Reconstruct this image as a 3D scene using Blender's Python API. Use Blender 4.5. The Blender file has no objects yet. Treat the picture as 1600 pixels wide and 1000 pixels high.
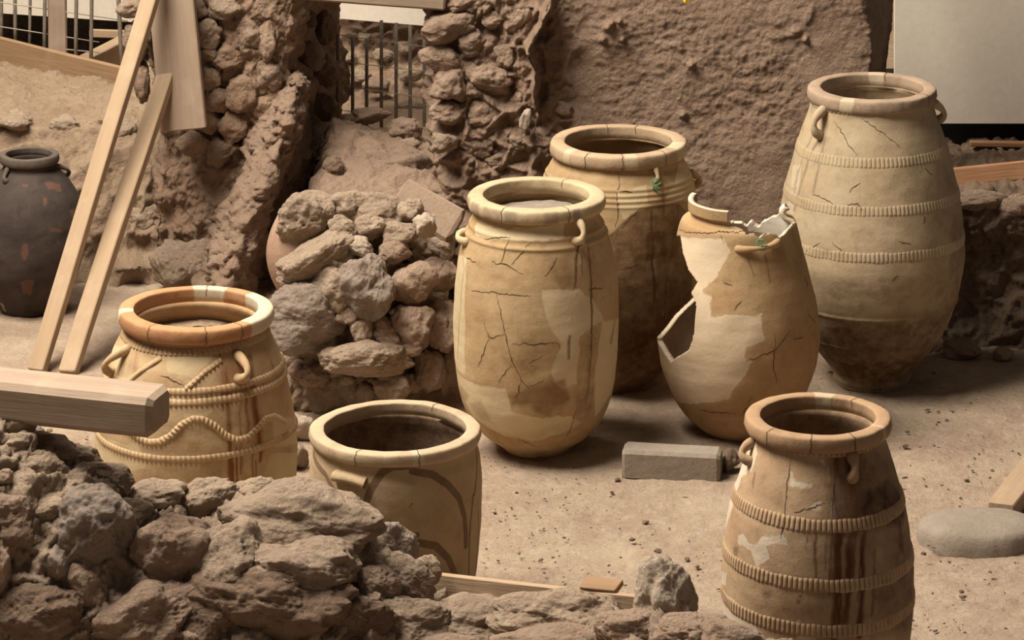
import bpy, math, random
import numpy as np
from mathutils import Vector, Matrix, Euler

C = bpy.context.scene.collection
random.seed(4)

# ------------------------------------------------------------------ camera, world, light, exposure
F = 5977.0                      # focal length in pixels of the 1600x1000 frame
H = 4.20                        # camera height above the dig floor
V0 = -1300.0                    # pixel row of the horizon (level camera with a shifted lens: uprights stay parallel)
cam_d = bpy.data.cameras.new('camera'); cam = bpy.data.objects.new('camera', cam_d); C.objects.link(cam)
cam.location = (0, 0, H); cam.rotation_euler = (math.pi/2, 0, 0)
cam_d.sensor_width = 36; cam_d.lens = F/1600*36; cam_d.shift_y = -(500-V0)/1600; cam_d.clip_start = 0.1; cam_d.clip_end = 200
bpy.context.scene.camera = cam

world = bpy.data.worlds.new('world'); bpy.context.scene.world = world
world.use_nodes = True
wb = world.node_tree.nodes['Background']
wb.inputs[0].default_value = (1.0, 0.86, 0.74, 1); wb.inputs[1].default_value = 0.10

def area(name, loc, target, sx, sy, power, col):
    d = bpy.data.lights.new(name, 'AREA'); d.shape = 'RECTANGLE'; d.size = sx; d.size_y = sy
    d.energy = power; d.color = col
    o = bpy.data.objects.new(name, d); C.objects.link(o); o.location = loc
    v = Vector(target) - Vector(loc)
    o.rotation_euler = v.to_track_quat('-Z', 'Y').to_euler()
    return o
area('roof_skylight', (-3.2, 11.45, 6.8), (-0.2, 11.8, 0), 3.8, 3.6, 1320, (1.0, 0.91, 0.78))
area('rear_skylight', (-0.9, 16.6, 6.5), (-0.8, 15.6, 0), 2.2, 1.8, 210, (1.0, 0.91, 0.78))

vs = bpy.context.scene.view_settings
vs.view_transform = 'Standard'; vs.look = 'None'; vs.gamma = 1.0; vs.exposure = 0.0
vs.use_curve_mapping = False

# ------------------------------------------------------------------ pixel -> place
def ray(u, v):
    return np.array([(u-800)/F, 1.0, (V0-v)/F])
def W(u, v, Y):
    d = ray(u, v); t = Y/d[1]
    return np.array([d[0]*t, Y, H+d[2]*t])
def G(u, v, z=0.0):
    d = ray(u, v); t = (z-H)/d[2]
    return np.array([d[0]*t, d[1]*t, z])
def dep(p):
    return p[1]
def zv(v, Y):
    return H+Y*(V0-v)/F

# ------------------------------------------------------------------ noise (numpy)
_rs = np.random.RandomState(11)
PERM = _rs.permutation(256); PERM = np.concatenate([PERM, PERM, PERM])
GRAD = _rs.normal(size=(256, 3)); GRAD /= np.linalg.norm(GRAD, axis=1)[:, None]
RPT = _rs.rand(256, 3)
def _h(i, j, k):
    return PERM[(PERM[(PERM[i & 255] + j) & 255] + k) & 255]
def pn(P):
    I = np.floor(P).astype(np.int64); f = P - I
    w = f*f*f*(f*(f*6-15)+10)
    out = np.zeros(len(P))
    for dx in (0, 1):
        wx = w[:, 0] if dx else 1-w[:, 0]
        for dy in (0, 1):
            wy = w[:, 1] if dy else 1-w[:, 1]
            for dz in (0, 1):
                wz = w[:, 2] if dz else 1-w[:, 2]
                g = GRAD[_h(I[:, 0]+dx, I[:, 1]+dy, I[:, 2]+dz)]
                out += wx*wy*wz*(g[:, 0]*(f[:, 0]-dx)+g[:, 1]*(f[:, 1]-dy)+g[:, 2]*(f[:, 2]-dz))
    return out*1.5
def fbm(P, octs=4, lac=2.1, gain=0.5, ridged=False):
    a, s, out = 1.0, 1.0, np.zeros(len(P))
    for o in range(octs):
        n = pn(P*s + o*17.3)
        out += a*((0.5-np.abs(n)*1.6) if ridged else n)
        a *= gain; s *= lac
    return out
def worley(P):
    I = np.floor(P).astype(np.int64); f = P - I
    F1 = np.full(len(P), 9.0); F2 = np.full(len(P), 9.0)
    for dx in (-1, 0, 1):
        for dy in (-1, 0, 1):
            for dz in (-1, 0, 1):
                r = RPT[_h(I[:, 0]+dx, I[:, 1]+dy, I[:, 2]+dz)]
                d = np.sqrt((dx+r[:, 0]-f[:, 0])**2+(dy+r[:, 1]-f[:, 1])**2+(dz+r[:, 2]-f[:, 2])**2)
                F2 = np.minimum(np.maximum(d, F1), F2); F1 = np.minimum(F1, d)
    return F1, F2
def sstep(a, b, x):
    t = np.clip((x-a)/(b-a), 0, 1); return t*t*(3-2*t)

# ------------------------------------------------------------------ objects
def mk(name, verts, faces, mat, parent=None, origin=None, smooth=True):
    """verts in world coordinates; origin = world point of the object's own origin"""
    verts = np.asarray(verts, dtype=float)
    if origin is None:
        origin = np.array(parent['_o']) if parent is not None else np.array([verts[:, 0].mean(), verts[:, 1].mean(), verts[:, 2].min()])
    origin = np.asarray(origin, dtype=float)
    me = bpy.data.meshes.new(name)
    me.from_pydata((verts-origin).tolist(), [], faces if isinstance(faces, list) else faces.tolist())
    if smooth: me.polygons.foreach_set('use_smooth', np.ones(len(me.polygons), dtype=bool))
    me.materials.append(mat); me.update()
    o = bpy.data.objects.new(name, me); C.objects.link(o)
    if parent is not None:
        o.parent = parent; o.location = origin-np.array(parent['_o'])
    else:
        o.location = origin
    return o
PARENTS = []
def thing(name, loc, label=None, cat=None, group=None, kind=None):
    o = bpy.data.objects.new(name, None); C.objects.link(o); o.location = [float(q) for q in loc]
    o.empty_display_size = 0.1
    o['_o'] = [float(q) for q in loc]; PARENTS.append(o)
    tag(o, label, cat, group, kind); return o
def tag(o, label=None, cat=None, group=None, kind=None):
    if label: o['label'] = label
    if cat: o['category'] = cat
    if group: o['group'] = group
    if kind: o['kind'] = kind
    return o
def as_parent(o):
    o['_o'] = [float(q) for q in o.location]; PARENTS.append(o); return o

def grid_faces(n, m, wrap_m=False, off=0):
    i = np.arange(n-1)[:, None]; mm = m if wrap_m else m-1
    j = np.arange(mm)[None, :]; j2 = (j+1) % m
    q = np.stack([i*m+j, i*m+j2, (i+1)*m+j2, (i+1)*m+j], axis=-1)
    return (q.reshape(-1, 4)+off)
def surf(name, P, disp, mat, parent=None, origin=None, flip=False):
    """P (n,m,3) base sheet, pushed along its normals by disp(points)"""
    n, m, _ = P.shape
    a = np.gradient(P, axis=0); b = np.gradient(P, axis=1)
    N = np.cross(a, b); N /= (np.linalg.norm(N, axis=2)[:, :, None]+1e-12)
    if flip: N = -N
    Q = P.reshape(-1, 3); d = disp(Q, N.reshape(-1, 3))
    V = Q + N.reshape(-1, 3)*d[:, None]
    f = grid_faces(n, m)
    if flip: f = f[:, ::-1]
    return mk(name, V, f, mat, parent, origin)
def sweep_sheet(xs, prof, nprof):
    """prof(x) -> list of (Y,z); returns (nprof, len(xs), 3)"""
    out = np.zeros((nprof, len(xs), 3))
    for k, x in enumerate(xs):
        p = np.array(prof(x), dtype=float)
        L = np.concatenate([[0], np.cumsum(np.linalg.norm(np.diff(p, axis=0), axis=1))])
        t = np.linspace(0, L[-1], nprof)
        out[:, k, 0] = x; out[:, k, 1] = np.interp(t, L, p[:, 0]); out[:, k, 2] = np.interp(t, L, p[:, 1])
    return out

def tube(pts, rad, seg=8, closed=False):
    pts = np.asarray(pts, dtype=float); n = len(pts)
    rad = np.full(n, rad) if np.isscalar(rad) else np.asarray(rad)
    T = np.gradient(pts, axis=0); T /= np.linalg.norm(T, axis=1)[:, None]+1e-12
    up = np.array([0, 0, 1.0]) if abs(T[:, 2]).mean() < 0.8 else np.array([0.0, 1.0, 0.05])
    A = np.cross(T, up); A /= np.linalg.norm(A, axis=1)[:, None]+1e-12
    B = np.cross(A, T)
    ang = np.linspace(0, 2*math.pi, seg, endpoint=False)
    V = pts[:, None, :] + rad[:, None, None]*(np.cos(ang)[None, :, None]*A[:, None, :]+np.sin(ang)[None, :, None]*B[:, None, :])
    f = grid_faces(n, seg, True).tolist()
    f.append(list(range(seg))[::-1]); f.append([(n-1)*seg+k for k in range(seg)])
    return V.reshape(-1, 3), f

# ------------------------------------------------------------------ materials
def new_mat(name):
    m = bpy.data.materials.new(name); m.use_nodes = True
    nt = m.node_tree; b = nt.nodes['Principled BSDF']
    b.inputs['Roughness'].default_value = 0.92; b.inputs['Specular IOR Level'].default_value = 0.15
    return m, nt, b
class NB:
    def __init__(s, nt): s.nt = nt
    def node(s, t, **kw):
        n = s.nt.nodes.new(t)
        for k, v in kw.items(): setattr(n, k, v)
        return n
    def link(s, a, b): s.nt.links.new(a, b)
    def noise(s, vec, scale, detail=6, rough=0.6, dist=0.0):
        n = s.node('ShaderNodeTexNoise'); n.inputs['Scale'].default_value = scale
        n.inputs['Detail'].default_value = detail; n.inputs['Roughness'].default_value = rough
        n.inputs['Distortion'].default_value = dist
        if vec is not None: s.link(vec, n.inputs['Vector'])
        return n.outputs['Fac']
    def ramp(s, fac, a, b, ca=(0, 0, 0, 1), cb=(1, 1, 1, 1)):
        r = s.node('ShaderNodeValToRGB'); e = r.color_ramp.elements
        e[0].position = a; e[1].position = b; e[0].color = ca; e[1].color = cb
        s.link(fac, r.inputs[0]); return r.outputs[0]
    def mix(s, fac, a, b, mode='MIX'):
        m = s.node('ShaderNodeMix', data_type='RGBA', blend_type=mode)
        for sock, v in ((m.inputs[0], fac), (m.inputs[6], a), (m.inputs[7], b)):
            if isinstance(v, (int, float)): sock.default_value = v
            elif isinstance(v, (tuple, list)): sock.default_value = (v[0], v[1], v[2], 1)
            else: s.link(v, sock)
        return m.outputs[2]
    def math(s, op, a, b=None, clamp=False):
        m = s.node('ShaderNodeMath', operation=op, use_clamp=clamp)
        for k, v in enumerate((a, b)):
            if v is None: continue
            if isinstance(v, (int, float)): m.inputs[k].default_value = v
            else: s.link(v, m.inputs[k])
        return m.outputs[0]
    def attr(s, name):
        a = s.node('ShaderNodeAttribute', attribute_name=name); return a.outputs['Fac']
    def bump(s, h, strength, dist, normal=None):
        b = s.node('ShaderNodeBump'); b.inputs['Strength'].default_value = strength; b.inputs['Distance'].default_value = dist
        s.link(h, b.inputs['Height'])
        if normal is not None: s.link(normal, b.inputs['Normal'])
        return b.outputs[0]

def rock_mat(name, c1, c2, c3, sc=1.0, bump=0.008, vary=0.3, pits=0.2):
    m, nt, bs = new_mat(name); g = NB(nt)
    tc = g.node('ShaderNodeTexCoord').outputs['Object']
    oi = g.node('ShaderNodeObjectInfo').outputs['Random']
    off = g.node('ShaderNodeVectorMath', operation='ADD'); g.link(tc, off.inputs[0])
    cmb = g.node('ShaderNodeCombineXYZ'); g.link(g.math('MULTIPLY', oi, 37.0), cmb.inputs[0]); g.link(g.math('MULTIPLY', oi, 13.0), cmb.inputs[1])
    g.link(cmb.outputs[0], off.inputs[1]); v = off.outputs[0]
    n1 = g.noise(v, 5*sc, 8, 0.65); n2 = g.noise(v, 22*sc, 8, 0.7); n3 = g.noise(v, 90*sc, 6, 0.75)
    col = g.mix(g.ramp(n1, 0.35, 0.65), c1, c2)
    col = g.mix(g.math('MULTIPLY', g.ramp(n2, 0.48, 0.72), 0.75), col, c3)
    col = g.mix(g.math('MULTIPLY', g.ramp(n3, 0.30, 0.48, (1, 1, 1, 1), (0, 0, 0, 1)), 0.35), col, (c1[0]*.35, c1[1]*.32, c1[2]*.3))
    hsv = g.node('ShaderNodeHueSaturation'); g.link(col, hsv.inputs['Color'])
    g.link(g.math('ADD', g.math('MULTIPLY', oi, vary), 1.0-vary*0.5), hsv.inputs['Value'])
    g.link(hsv.outputs[0], bs.inputs['Base Color'])
    vo = g.node('ShaderNodeTexVoronoi'); vo.inputs['Scale'].default_value = 38*sc; g.link(v, vo.inputs['Vector'])
    pit = g.ramp(vo.outputs['Distance'], 0.05, 0.42)
    h = g.math('ADD', g.math('MULTIPLY', n2, 1.0), g.math('MULTIPLY', n3, 0.8))
    h = g.math('ADD', h, g.math('MULTIPLY', pit, pits))
    g.link(g.bump(h, 1.0, bump*1.35), bs.inputs['Normal'])
    return m

def wood_mat(name, c1, c2, c3, rough=0.8):
    """grain runs along the local X of the mesh (stored as the 'grain' vector attribute)"""
    m, nt, bs = new_mat(name); g = NB(nt)
    a = g.node('ShaderNodeAttribute', attribute_name='grain').outputs['Vector']
    mp = g.node('ShaderNodeMapping'); mp.inputs['Scale'].default_value = (1.6, 30, 30); g.link(a, mp.inputs['Vector'])
    n1 = g.noise(mp.outputs[0], 1.0, 6, 0.6, 0.6)
    n2 = g.noise(a, 9, 6, 0.6); n3 = g.noise(mp.outputs[0], 5.0, 4, 0.7)
    col = g.mix(g.ramp(n1, 0.3, 0.7), c1, c2)
    col = g.mix(g.math('MULTIPLY', g.ramp(n2, 0.5, 0.75), 0.6), col, c3)
    col = g.mix(g.math('MULTIPLY', g.ramp(n3, 0.62, 0.75), 0.4), col, (c3[0]*.4, c3[1]*.4, c3[2]*.4))
    g.link(col, bs.inputs['Base Color']); bs.inputs['Roughness'].default_value = rough
    g.link(g.bump(g.math('ADD', n1, n3), 0.6, 0.003), bs.inputs['Normal'])
    return m

def plain_mat(name, c, rough=0.8, var=0.15, scale=20, bump=0.002, metal=0.0):
    m, nt, bs = new_mat(name); g = NB(nt)
    tc = g.node('ShaderNodeTexCoord').outputs['Object']
    n = g.noise(tc, scale, 7, 0.65)
    col = g.mix(g.ramp(n, 0.3, 0.7), tuple(q*(1-var) for q in c), tuple(min(1, q*(1+var)) for q in c))
    g.link(col, bs.inputs['Base Color']); bs.inputs['Roughness'].default_value = rough; bs.inputs['Metallic'].default_value = metal
    g.link(g.bump(n, 0.6, bump), bs.inputs['Normal'])
    return m

def clay_mat(name, c1, c2, cream, dark, drip, speck=0.35, stripe=(0.10, 0.05, 0.03), blotch=0.45):
    """pottery: mottled clay, mended plaster patches, dark areas, run marks (fields stored on the mesh)"""
    m, nt, bs = new_mat(name); g = NB(nt)
    tc = g.node('ShaderNodeTexCoord').outputs['Object']
    n1 = g.noise(tc, 5.5, 7, 0.62, 0.4); n2 = g.noise(tc, 26, 7, 0.7); n3 = g.noise(tc, 120, 4, 0.7)
    mp = g.node('ShaderNodeMapping'); mp.inputs['Scale'].default_value = (22, 22, 1.6); g.link(tc, mp.inputs['Vector'])
    ns = g.noise(mp.outputs[0], 1.0, 4, 0.6)
    vo = g.node('ShaderNodeTexVoronoi'); vo.inputs['Scale'].default_value = 7.5
    wv = g.node('ShaderNodeVectorMath', operation='MULTIPLY_ADD'); wn = g.node('ShaderNodeTexNoise'); wn.inputs['Scale'].default_value = 6; wn.inputs['Detail'].default_value = 3
    g.link(tc, wn.inputs['Vector']); g.link(wn.outputs['Color'], wv.inputs[0]); wv.inputs[1].default_value = (.10, .10, .10); g.link(tc, wv.inputs[2])
    g.link(wv.outputs[0], vo.inputs['Vector'])
    sep = g.node('ShaderNodeSeparateColor'); g.link(vo.outputs['Color'], sep.inputs[0])
    col = g.mix(g.ramp(n1, 0.32, 0.68), c1, c2)
    col = g.mix(g.math('MULTIPLY', sep.outputs[0], 0.5), col, c2)                      # sherds differ a little
    col = g.mix(g.math('MULTIPLY', g.ramp(n2, 0.52, 0.70), speck), col, tuple(q*.45 for q in c2))
    nb = g.noise(tc, 11, 8, 0.72, 0.3)
    col = g.mix(g.math('MULTIPLY', g.ramp(nb, 0.52, 0.68), blotch), col, tuple(q*.52 for q in c2))
    # plaster fill
    e = g.math('ADD', g.attr('cream'), g.math('ADD', g.math('MULTIPLY', g.math('SUBTRACT', n2, 0.5), 0.03), g.math('MULTIPLY', g.math('SUBTRACT', n1, 0.5), 0.05)))
    cm = g.ramp(g.math('ADD', g.math('MULTIPLY', e, 80.0), 0.5), 0.3, 0.7)
    crm = g.mix(g.ramp(n1, 0.3, 0.7), cream, tuple(q*.84 for q in cream))
    col = g.mix(g.math('MULTIPLY', cm, 0.92), col, crm)
    # dark areas, blended by the strength stored on the mesh
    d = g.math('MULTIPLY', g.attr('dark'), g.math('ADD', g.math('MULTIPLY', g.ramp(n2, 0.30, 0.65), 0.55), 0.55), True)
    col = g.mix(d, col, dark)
    # run marks
    dr = g.math('MULTIPLY', g.attr('drip'), g.math('ADD', g.math('MULTIPLY', g.ramp(ns, 0.3, 0.6), 0.7), 0.55), True)
    col = g.mix(dr, col, drip)
    st = g.ramp(g.math('ADD', g.math('MULTIPLY', g.attr('stripe'), 220.0), 0.5), 0.2, 0.8)
    col = g.mix(g.math('MULTIPLY', st, g.math('ADD', g.math('MULTIPLY', n2, 0.5), 0.5)), col, stripe)
    # grime specks
    col = g.mix(g.math('MULTIPLY', g.ramp(n3, 0.66, 0.78), 0.5), col, tuple(q*.3 for q in c2))
    g.link(col, bs.inputs['Base Color']); bs.inputs['Roughness'].default_value = 0.82; bs.inputs['Specular IOR Level'].default_value = 0.2
    h = g.math('ADD', n2, g.math('MULTIPLY', n3, 0.4)); h = g.math('ADD', h, g.math('MULTIPLY', cm, -0.2))
    g.link(g.bump(h, 0.5, 0.004), bs.inputs['Normal'])
    return m

M = {}
M['floor'] = rock_mat('dusty_floor', (.50, .385, .28), (.39, .275, .20), (.56, .45, .34), 0.8, 0.010, 0.0, 0.25)
M['earth'] = rock_mat('earth_wall', (.33, .22, .15), (.39, .27, .19), (.26, .17, .115), 1.0, 0.010, 0.0, 0.25)
M['plaster'] = rock_mat('mud_plaster', (.36, .245, .175), (.42, .295, .215), (.30, .195, .135), 1.3, 0.011, 0.0, 0.25)
M['dust'] = rock_mat('dusty_bank', (.48, .345, .235), (.38, .26, .17), (.55, .42, .30), 0.9, 0.012, 0.0, 0.3)
M['bank_dust'] = rock_mat('bank_dust', (.37, .265, .18), (.29, .20, .135), (.43, .32, .225), 0.9, 0.010, 0.0, 0.25)
M['dark_earth_and_shade'] = rock_mat('dark_earth_and_shade', (.045, .028, .018), (.065, .04, .026), (.03, .02, .012), 1.0, 0.012, 0.0, 0.4)  # dark earth lump; on the rear wall it paints the unlit void
M['low_wall'] = rock_mat('low_wall_earth', (.20, .135, .095), (.26, .18, .125), (.15, .10, .07), 1.0, 0.010, 0.0, 0.3)
M['stone_tan'] = rock_mat('stone_tan', (.48, .36, .26), (.40, .29, .21), (.55, .44, .335), 1.2, 0.012, 0.25, 0.35)
M['stone_pink'] = rock_mat('stone_pink', (.41, .285, .205), (.47, .34, .255), (.33, .22, .155), 1.2, 0.012, 0.25, 0.35)
M['stone_brown'] = rock_mat('stone_brown', (.31, .205, .14), (.37, .255, .18), (.25, .16, .11), 1.2, 0.010, 0.25, 0.3)
M['stone_grey'] = rock_mat('stone_grey', (.30, .235, .19), (.38, .30, .24), (.22, .175, .145), 1.2, 0.009, 0.2, 0.2)
M['stone_pale'] = rock_mat('stone_pale', (.53, .43, .33), (.46, .36, .27), (.60, .50, .40), 1.2, 0.007, 0.15, 0.15)
M['stone_dark_and_shaded'] = rock_mat('stone_dark_and_shaded', (.20, .135, .095), (.26, .18, .125), (.14, .09, .065), 1.2, 0.010, 0.3, 0.3)  # dark stone, also for stones with shade put into their colour
M['stone_smooth'] = rock_mat('stone_smooth', (.30, .25, .20), (.27, .22, .175), (.34, .285, .23), 0.8, 0.003, 0.1, 0.1)
M['slab'] = rock_mat('slab_stone', (.30, .215, .155), (.26, .185, .135), (.34, .25, .18), 1.0, 0.004, 0.1, 0.1)
M['sherd'] = rock_mat('sherd_clay', (.36, .235, .165), (.31, .20, .14), (.40, .28, .2), 1.0, 0.002, 0.0, 0.1)
M['wood_pale'] = wood_mat('wood_pale', (.41, .295, .195), (.35, .245, .155), (.47, .35, .245))
M['wood_brown'] = wood_mat('wood_brown', (.30, .19, .11), (.24, .15, .085), (.35, .235, .145))
M['wood_grey'] = wood_mat('wood_grey', (.36, .27, .20), (.29, .21, .15), (.43, .335, .25))
M['wood_red'] = wood_mat('wood_red', (.33, .17, .09), (.27, .14, .075), (.38, .22, .13))
M['lintel'] = wood_mat('wood_lintel', (.25, .19, .135), (.21, .155, .11), (.30, .23, .165))
M['white'] = plain_mat('white_board', (.68, .61, .51), 0.9, 0.05, 40, 0.001)
M['iron'] = plain_mat('rusty_iron', (.20, .165, .13), 0.7, 0.25, 60, 0.001)
M['wire'] = plain_mat('steel_wire', (.34, .29, .23), 0.5, 0.15, 60, 0.0005)
M['green'] = plain_mat('green_twine', (.05, .26, .11), 0.6, 0.2, 60, 0.0005)
M['yellow'] = plain_mat('yellow_leaf', (.70, .45, .04), 0.7, 0.2, 80, 0.0005)
M['lining'] = plain_mat('clay_lining', (.30, .215, .15), 0.9, 0.2, 18, 0.002)
M['edge'] = plain_mat('plaster_edge', (.60, .49, .36), 0.9, 0.12, 30, 0.002)
M['crack'] = plain_mat('crack_dirt', (.075, .045, .025), 1.0, 0.3, 60, 0.0005)
M['concrete'] = plain_mat('grey_beam', (.30, .25, .20), 0.9, 0.2, 30, 0.003)
M['black'] = plain_mat('gap_shade_black', (.012, .009, .007), 0.9, 0.3, 20, 0.001)  # flat black that paints the shade under the panels

# ------------------------------------------------------------------ stones
_ICO = {}
def ico(sub):
    if sub not in _ICO:
        import bmesh
        b = bmesh.new(); bmesh.ops.create_icosphere(b, subdivisions=sub, radius=1.0)
        b.verts.ensure_lookup_table()
        v = np.array([q.co[:] for q in b.verts]); f = [[w.index for w in q.verts] for q in b.faces]
        b.free(); _ICO[sub] = (v, f)
    return _ICO[sub]
def rock_verts(rad, seed, sub=5, rough=1.0, rot=None, nplanes=15, sharp=16, dmin=0.58):
    rs = np.random.RandomState(seed*7+3)
    D, f = ico(sub)
    n = rs.normal(size=(nplanes, 3)); n /= np.linalg.norm(n, axis=1)[:, None]
    d = rs.uniform(dmin, 1.0, nplanes)
    dots = np.clip(D @ n.T, 0.02, None)
    h = d[None, :]/dots
    r = (np.sum(h**(-sharp), axis=1) + 1.05**(-sharp))**(-1.0/sharp)
    P = D*r[:, None]; s0 = rs.rand(3)*40
    e = 0.24*fbm(P*1.3+s0, 2) + rough*(0.060*fbm(P*2.9+s0, 5, 2.1, 0.55, True) + 0.022*fbm(P*9+s0, 3, 2.2, 0.6))
    if rough > 1.0 and sub >= 5:
        F1, F2 = worley(P*4.2+s0)
        e -= rough*0.075*np.clip(0.30-F1, 0, 1)/0.30*sstep(0.0, .35, pn(P*1.7+s0+5))
        F1, F2 = worley(P*10+s0)
        e -= rough*0.030*np.clip(0.32-F1, 0, 1)/0.32*sstep(-.1, .3, pn(P*2.2+s0+15))
    P = P*(1+e)[:, None]
    P = P*np.asarray(rad)[None, :]
    if rot is None: rot = (rs.uniform(-.3, .3), rs.uniform(-.3, .3), rs.uniform(0, 6.28))
    R = np.array(Euler(rot).to_matrix())
    return P @ R.T, f
_seed = [100]
def stone(u, v, w, h, Y, mat, parent=None, name='stone', sub=5, rough=1.0, dz=1.0, tilt=0.0, seed=None, sharp=14, dmin=.62):
    """a stone whose silhouette is about w x h pixels around (u,v), its middle at distance Y; tilt in image plane"""
    p = W(u, v, Y); k = dep(p)/F
    _seed[0] += 1
    rx, rz = w*k/2*1.08, h*k/2*1.06
    ry = dz*(rx+rz)/2
    V, f = rock_verts((rx, ry, rz), seed or _seed[0], sub, rough, (random.uniform(-.15, .15), math.radians(tilt), random.uniform(-.15, .15)), 15, sharp, dmin)
    V = V+p
    o = mk(name, V, f, M[mat], parent, origin=p)
    return o
def loose(u, v, w, h, mat, label, name='loose_stone', sub=5, rough=1.0, z=0.0, tilt=0, cat='stone', sink=.12, dz=1.0):
    """a stone lying on the ground; (u,v) middle of its lower edge"""
    p = G(u, v, z); k = dep(p)/F
    _seed[0] += 1
    rx, rz = w*k/2*1.08, h*k/2*1.05
    V, f = rock_verts((rx, dz*(rx+rz)/2, rz), _seed[0], sub, rough, (0, math.radians(tilt), random.uniform(-.3, .3)))
    V[:, 2] -= V[:, 2].min()+rz*sink
    V[:, 1] += dz*(rx+rz)/2*0.8
    V = V+p
    o = mk(name, V, f, M[mat])
    return tag(o, label, cat, 'loose stones on the floor')

# ------------------------------------------------------------------ boards
def board(name, p0, p1, width, thick, wdir, mat, label=None, cat=None, parent=None, nl=24, seed=0, bev=0.004, warp=0.004):
    """timber from p0 to p1 (axis); wdir = direction of its width"""
    p0 = np.asarray(p0, float); p1 = np.asarray(p1, float)
    X = p1-p0; L = np.linalg.norm(X); X /= L
    Yd = np.asarray(wdir, float); Yd = Yd-X*(Yd@X); Yd /= np.linalg.norm(Yd); Z = np.cross(X, Yd)
    a, b = width/2, thick/2
    sec = []
    for sx, sy in ((1, 1), (-1, 1), (-1, -1), (1, -1)):
        c0 = (sx*(a-bev), sy*b); c1 = (sx*a, sy*(b-bev))
        if sx*sy > 0: sec += [c1, c0]
        else: sec += [c0, c1]
    # fill the wide faces with extra points
    sec = np.array(sec); full = []
    for i in range(len(sec)):
        q0, q1 = sec[i], sec[(i+1) % len(sec)]; full.append(q0)
        l = np.linalg.norm(q1-q0)
        if l > 0.03:
            for t in np.linspace(0, 1, max(2, int(l/0.015)))[1:-1]: full.append(q0+(q1-q0)*t)
    sec = np.array(full); m = len(sec)
    xs = np.concatenate([[0], np.linspace(bev, L-bev, nl), [L]])
    loc = np.zeros((len(xs), m, 3))
    for i, x in enumerate(xs):
        s = 1.0-(bev/min(a, b))*0.7 if i in (0, len(xs)-1) else 1.0
        loc[i, :, 0] = x; loc[i, :, 1:] = sec*s
    lv = loc.reshape(-1, 3)
    n1 = pn(lv*np.array([2.5, 20, 20])+seed*9.1+3); n2 = pn(lv*np.array([1.2, 1, 1])+seed*5.7+40)
    lv2 = lv.copy(); lv2[:, 1] += warp*n2 + 0.0012*n1; lv2[:, 2] += 0.0012*n1 + warp*pn(lv*1.3+seed+70)
    V = p0 + lv2[:, :1]*X + lv2[:, 1:2]*Yd + lv2[:, 2:3]*Z
    f = grid_faces(len(xs), m, True)[:, ::-1].tolist()
    f.append(list(range(m))); f.append([(len(xs)-1)*m+k for k in range(m)][::-1])
    o = mk(name, V, f, M[mat], parent, origin=(p0 if parent is None else None), smooth=False)
    at = o.data.attributes.new('grain', 'FLOAT_VECTOR', 'POINT')
    at.data.foreach_set('vector', (lv+np.array([seed*3.3, seed*1.7, 0])).astype(np.float32).ravel())
    tag(o, label, cat); return o

# ------------------------------------------------------------------ jars
def pchip(x, y):
    x = np.asarray(x, float); y = np.asarray(y, float); h = np.diff(x); s = np.diff(y)/h
    m = np.zeros(len(x)); m[0] = s[0]; m[-1] = s[-1]
    for i in range(1, len(x)-1):
        m[i] = 0 if s[i-1]*s[i] <= 0 else 2*s[i-1]*s[i]/(s[i-1]+s[i])
    def fn(q):
        q = np.clip(np.asarray(q, float), x[0], x[-1]); i = np.clip(np.searchsorted(x, q)-1, 0, len(h)-1)
        t = (q-x[i])/h[i]
        return ((2*t**3-3*t**2+1)*y[i]+(t**3-2*t**2+t)*h[i]*m[i]+(-2*t**3+3*t**2)*y[i+1]+(t**3-t**2)*h[i]*m[i+1])
    return fn
def poly_sdf(P, poly):
    """signed distance, + inside"""
    poly = np.asarray(poly, float); d = np.full(len(P), 1e9); ins = np.zeros(len(P), bool)
    for i in range(len(poly)):
        a, b = poly[i], poly[(i+1) % len(poly)]; e = b-a; w = P-a
        t = np.clip((w@e)/(e@e+1e-12), 0, 1); d = np.minimum(d, np.linalg.norm(w-t[:, None]*e, axis=1))
        c = ((a[1] <= P[:, 1]) != (b[1] <= P[:, 1]))
        with np.errstate(divide='ignore', invalid='ignore'):
            xi = a[0]+(P[:, 1]-a[1])/(b[1]-a[1]+1e-15)*e[0]
        ins ^= c & (P[:, 0] < xi)
    return np.where(ins, d, -d)
def line_dist(P, pts):
    pts = np.asarray(pts, float); d = np.full(len(P), 1e9)
    for i in range(len(pts)-1):
        a, b = pts[i], pts[i+1]; e = b-a; w = P-a
        t = np.clip((w@e)/(e@e+1e-12), 0, 1); d = np.minimum(d, np.linalg.norm(w-t[:, None]*e, axis=1))
    return d

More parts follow.
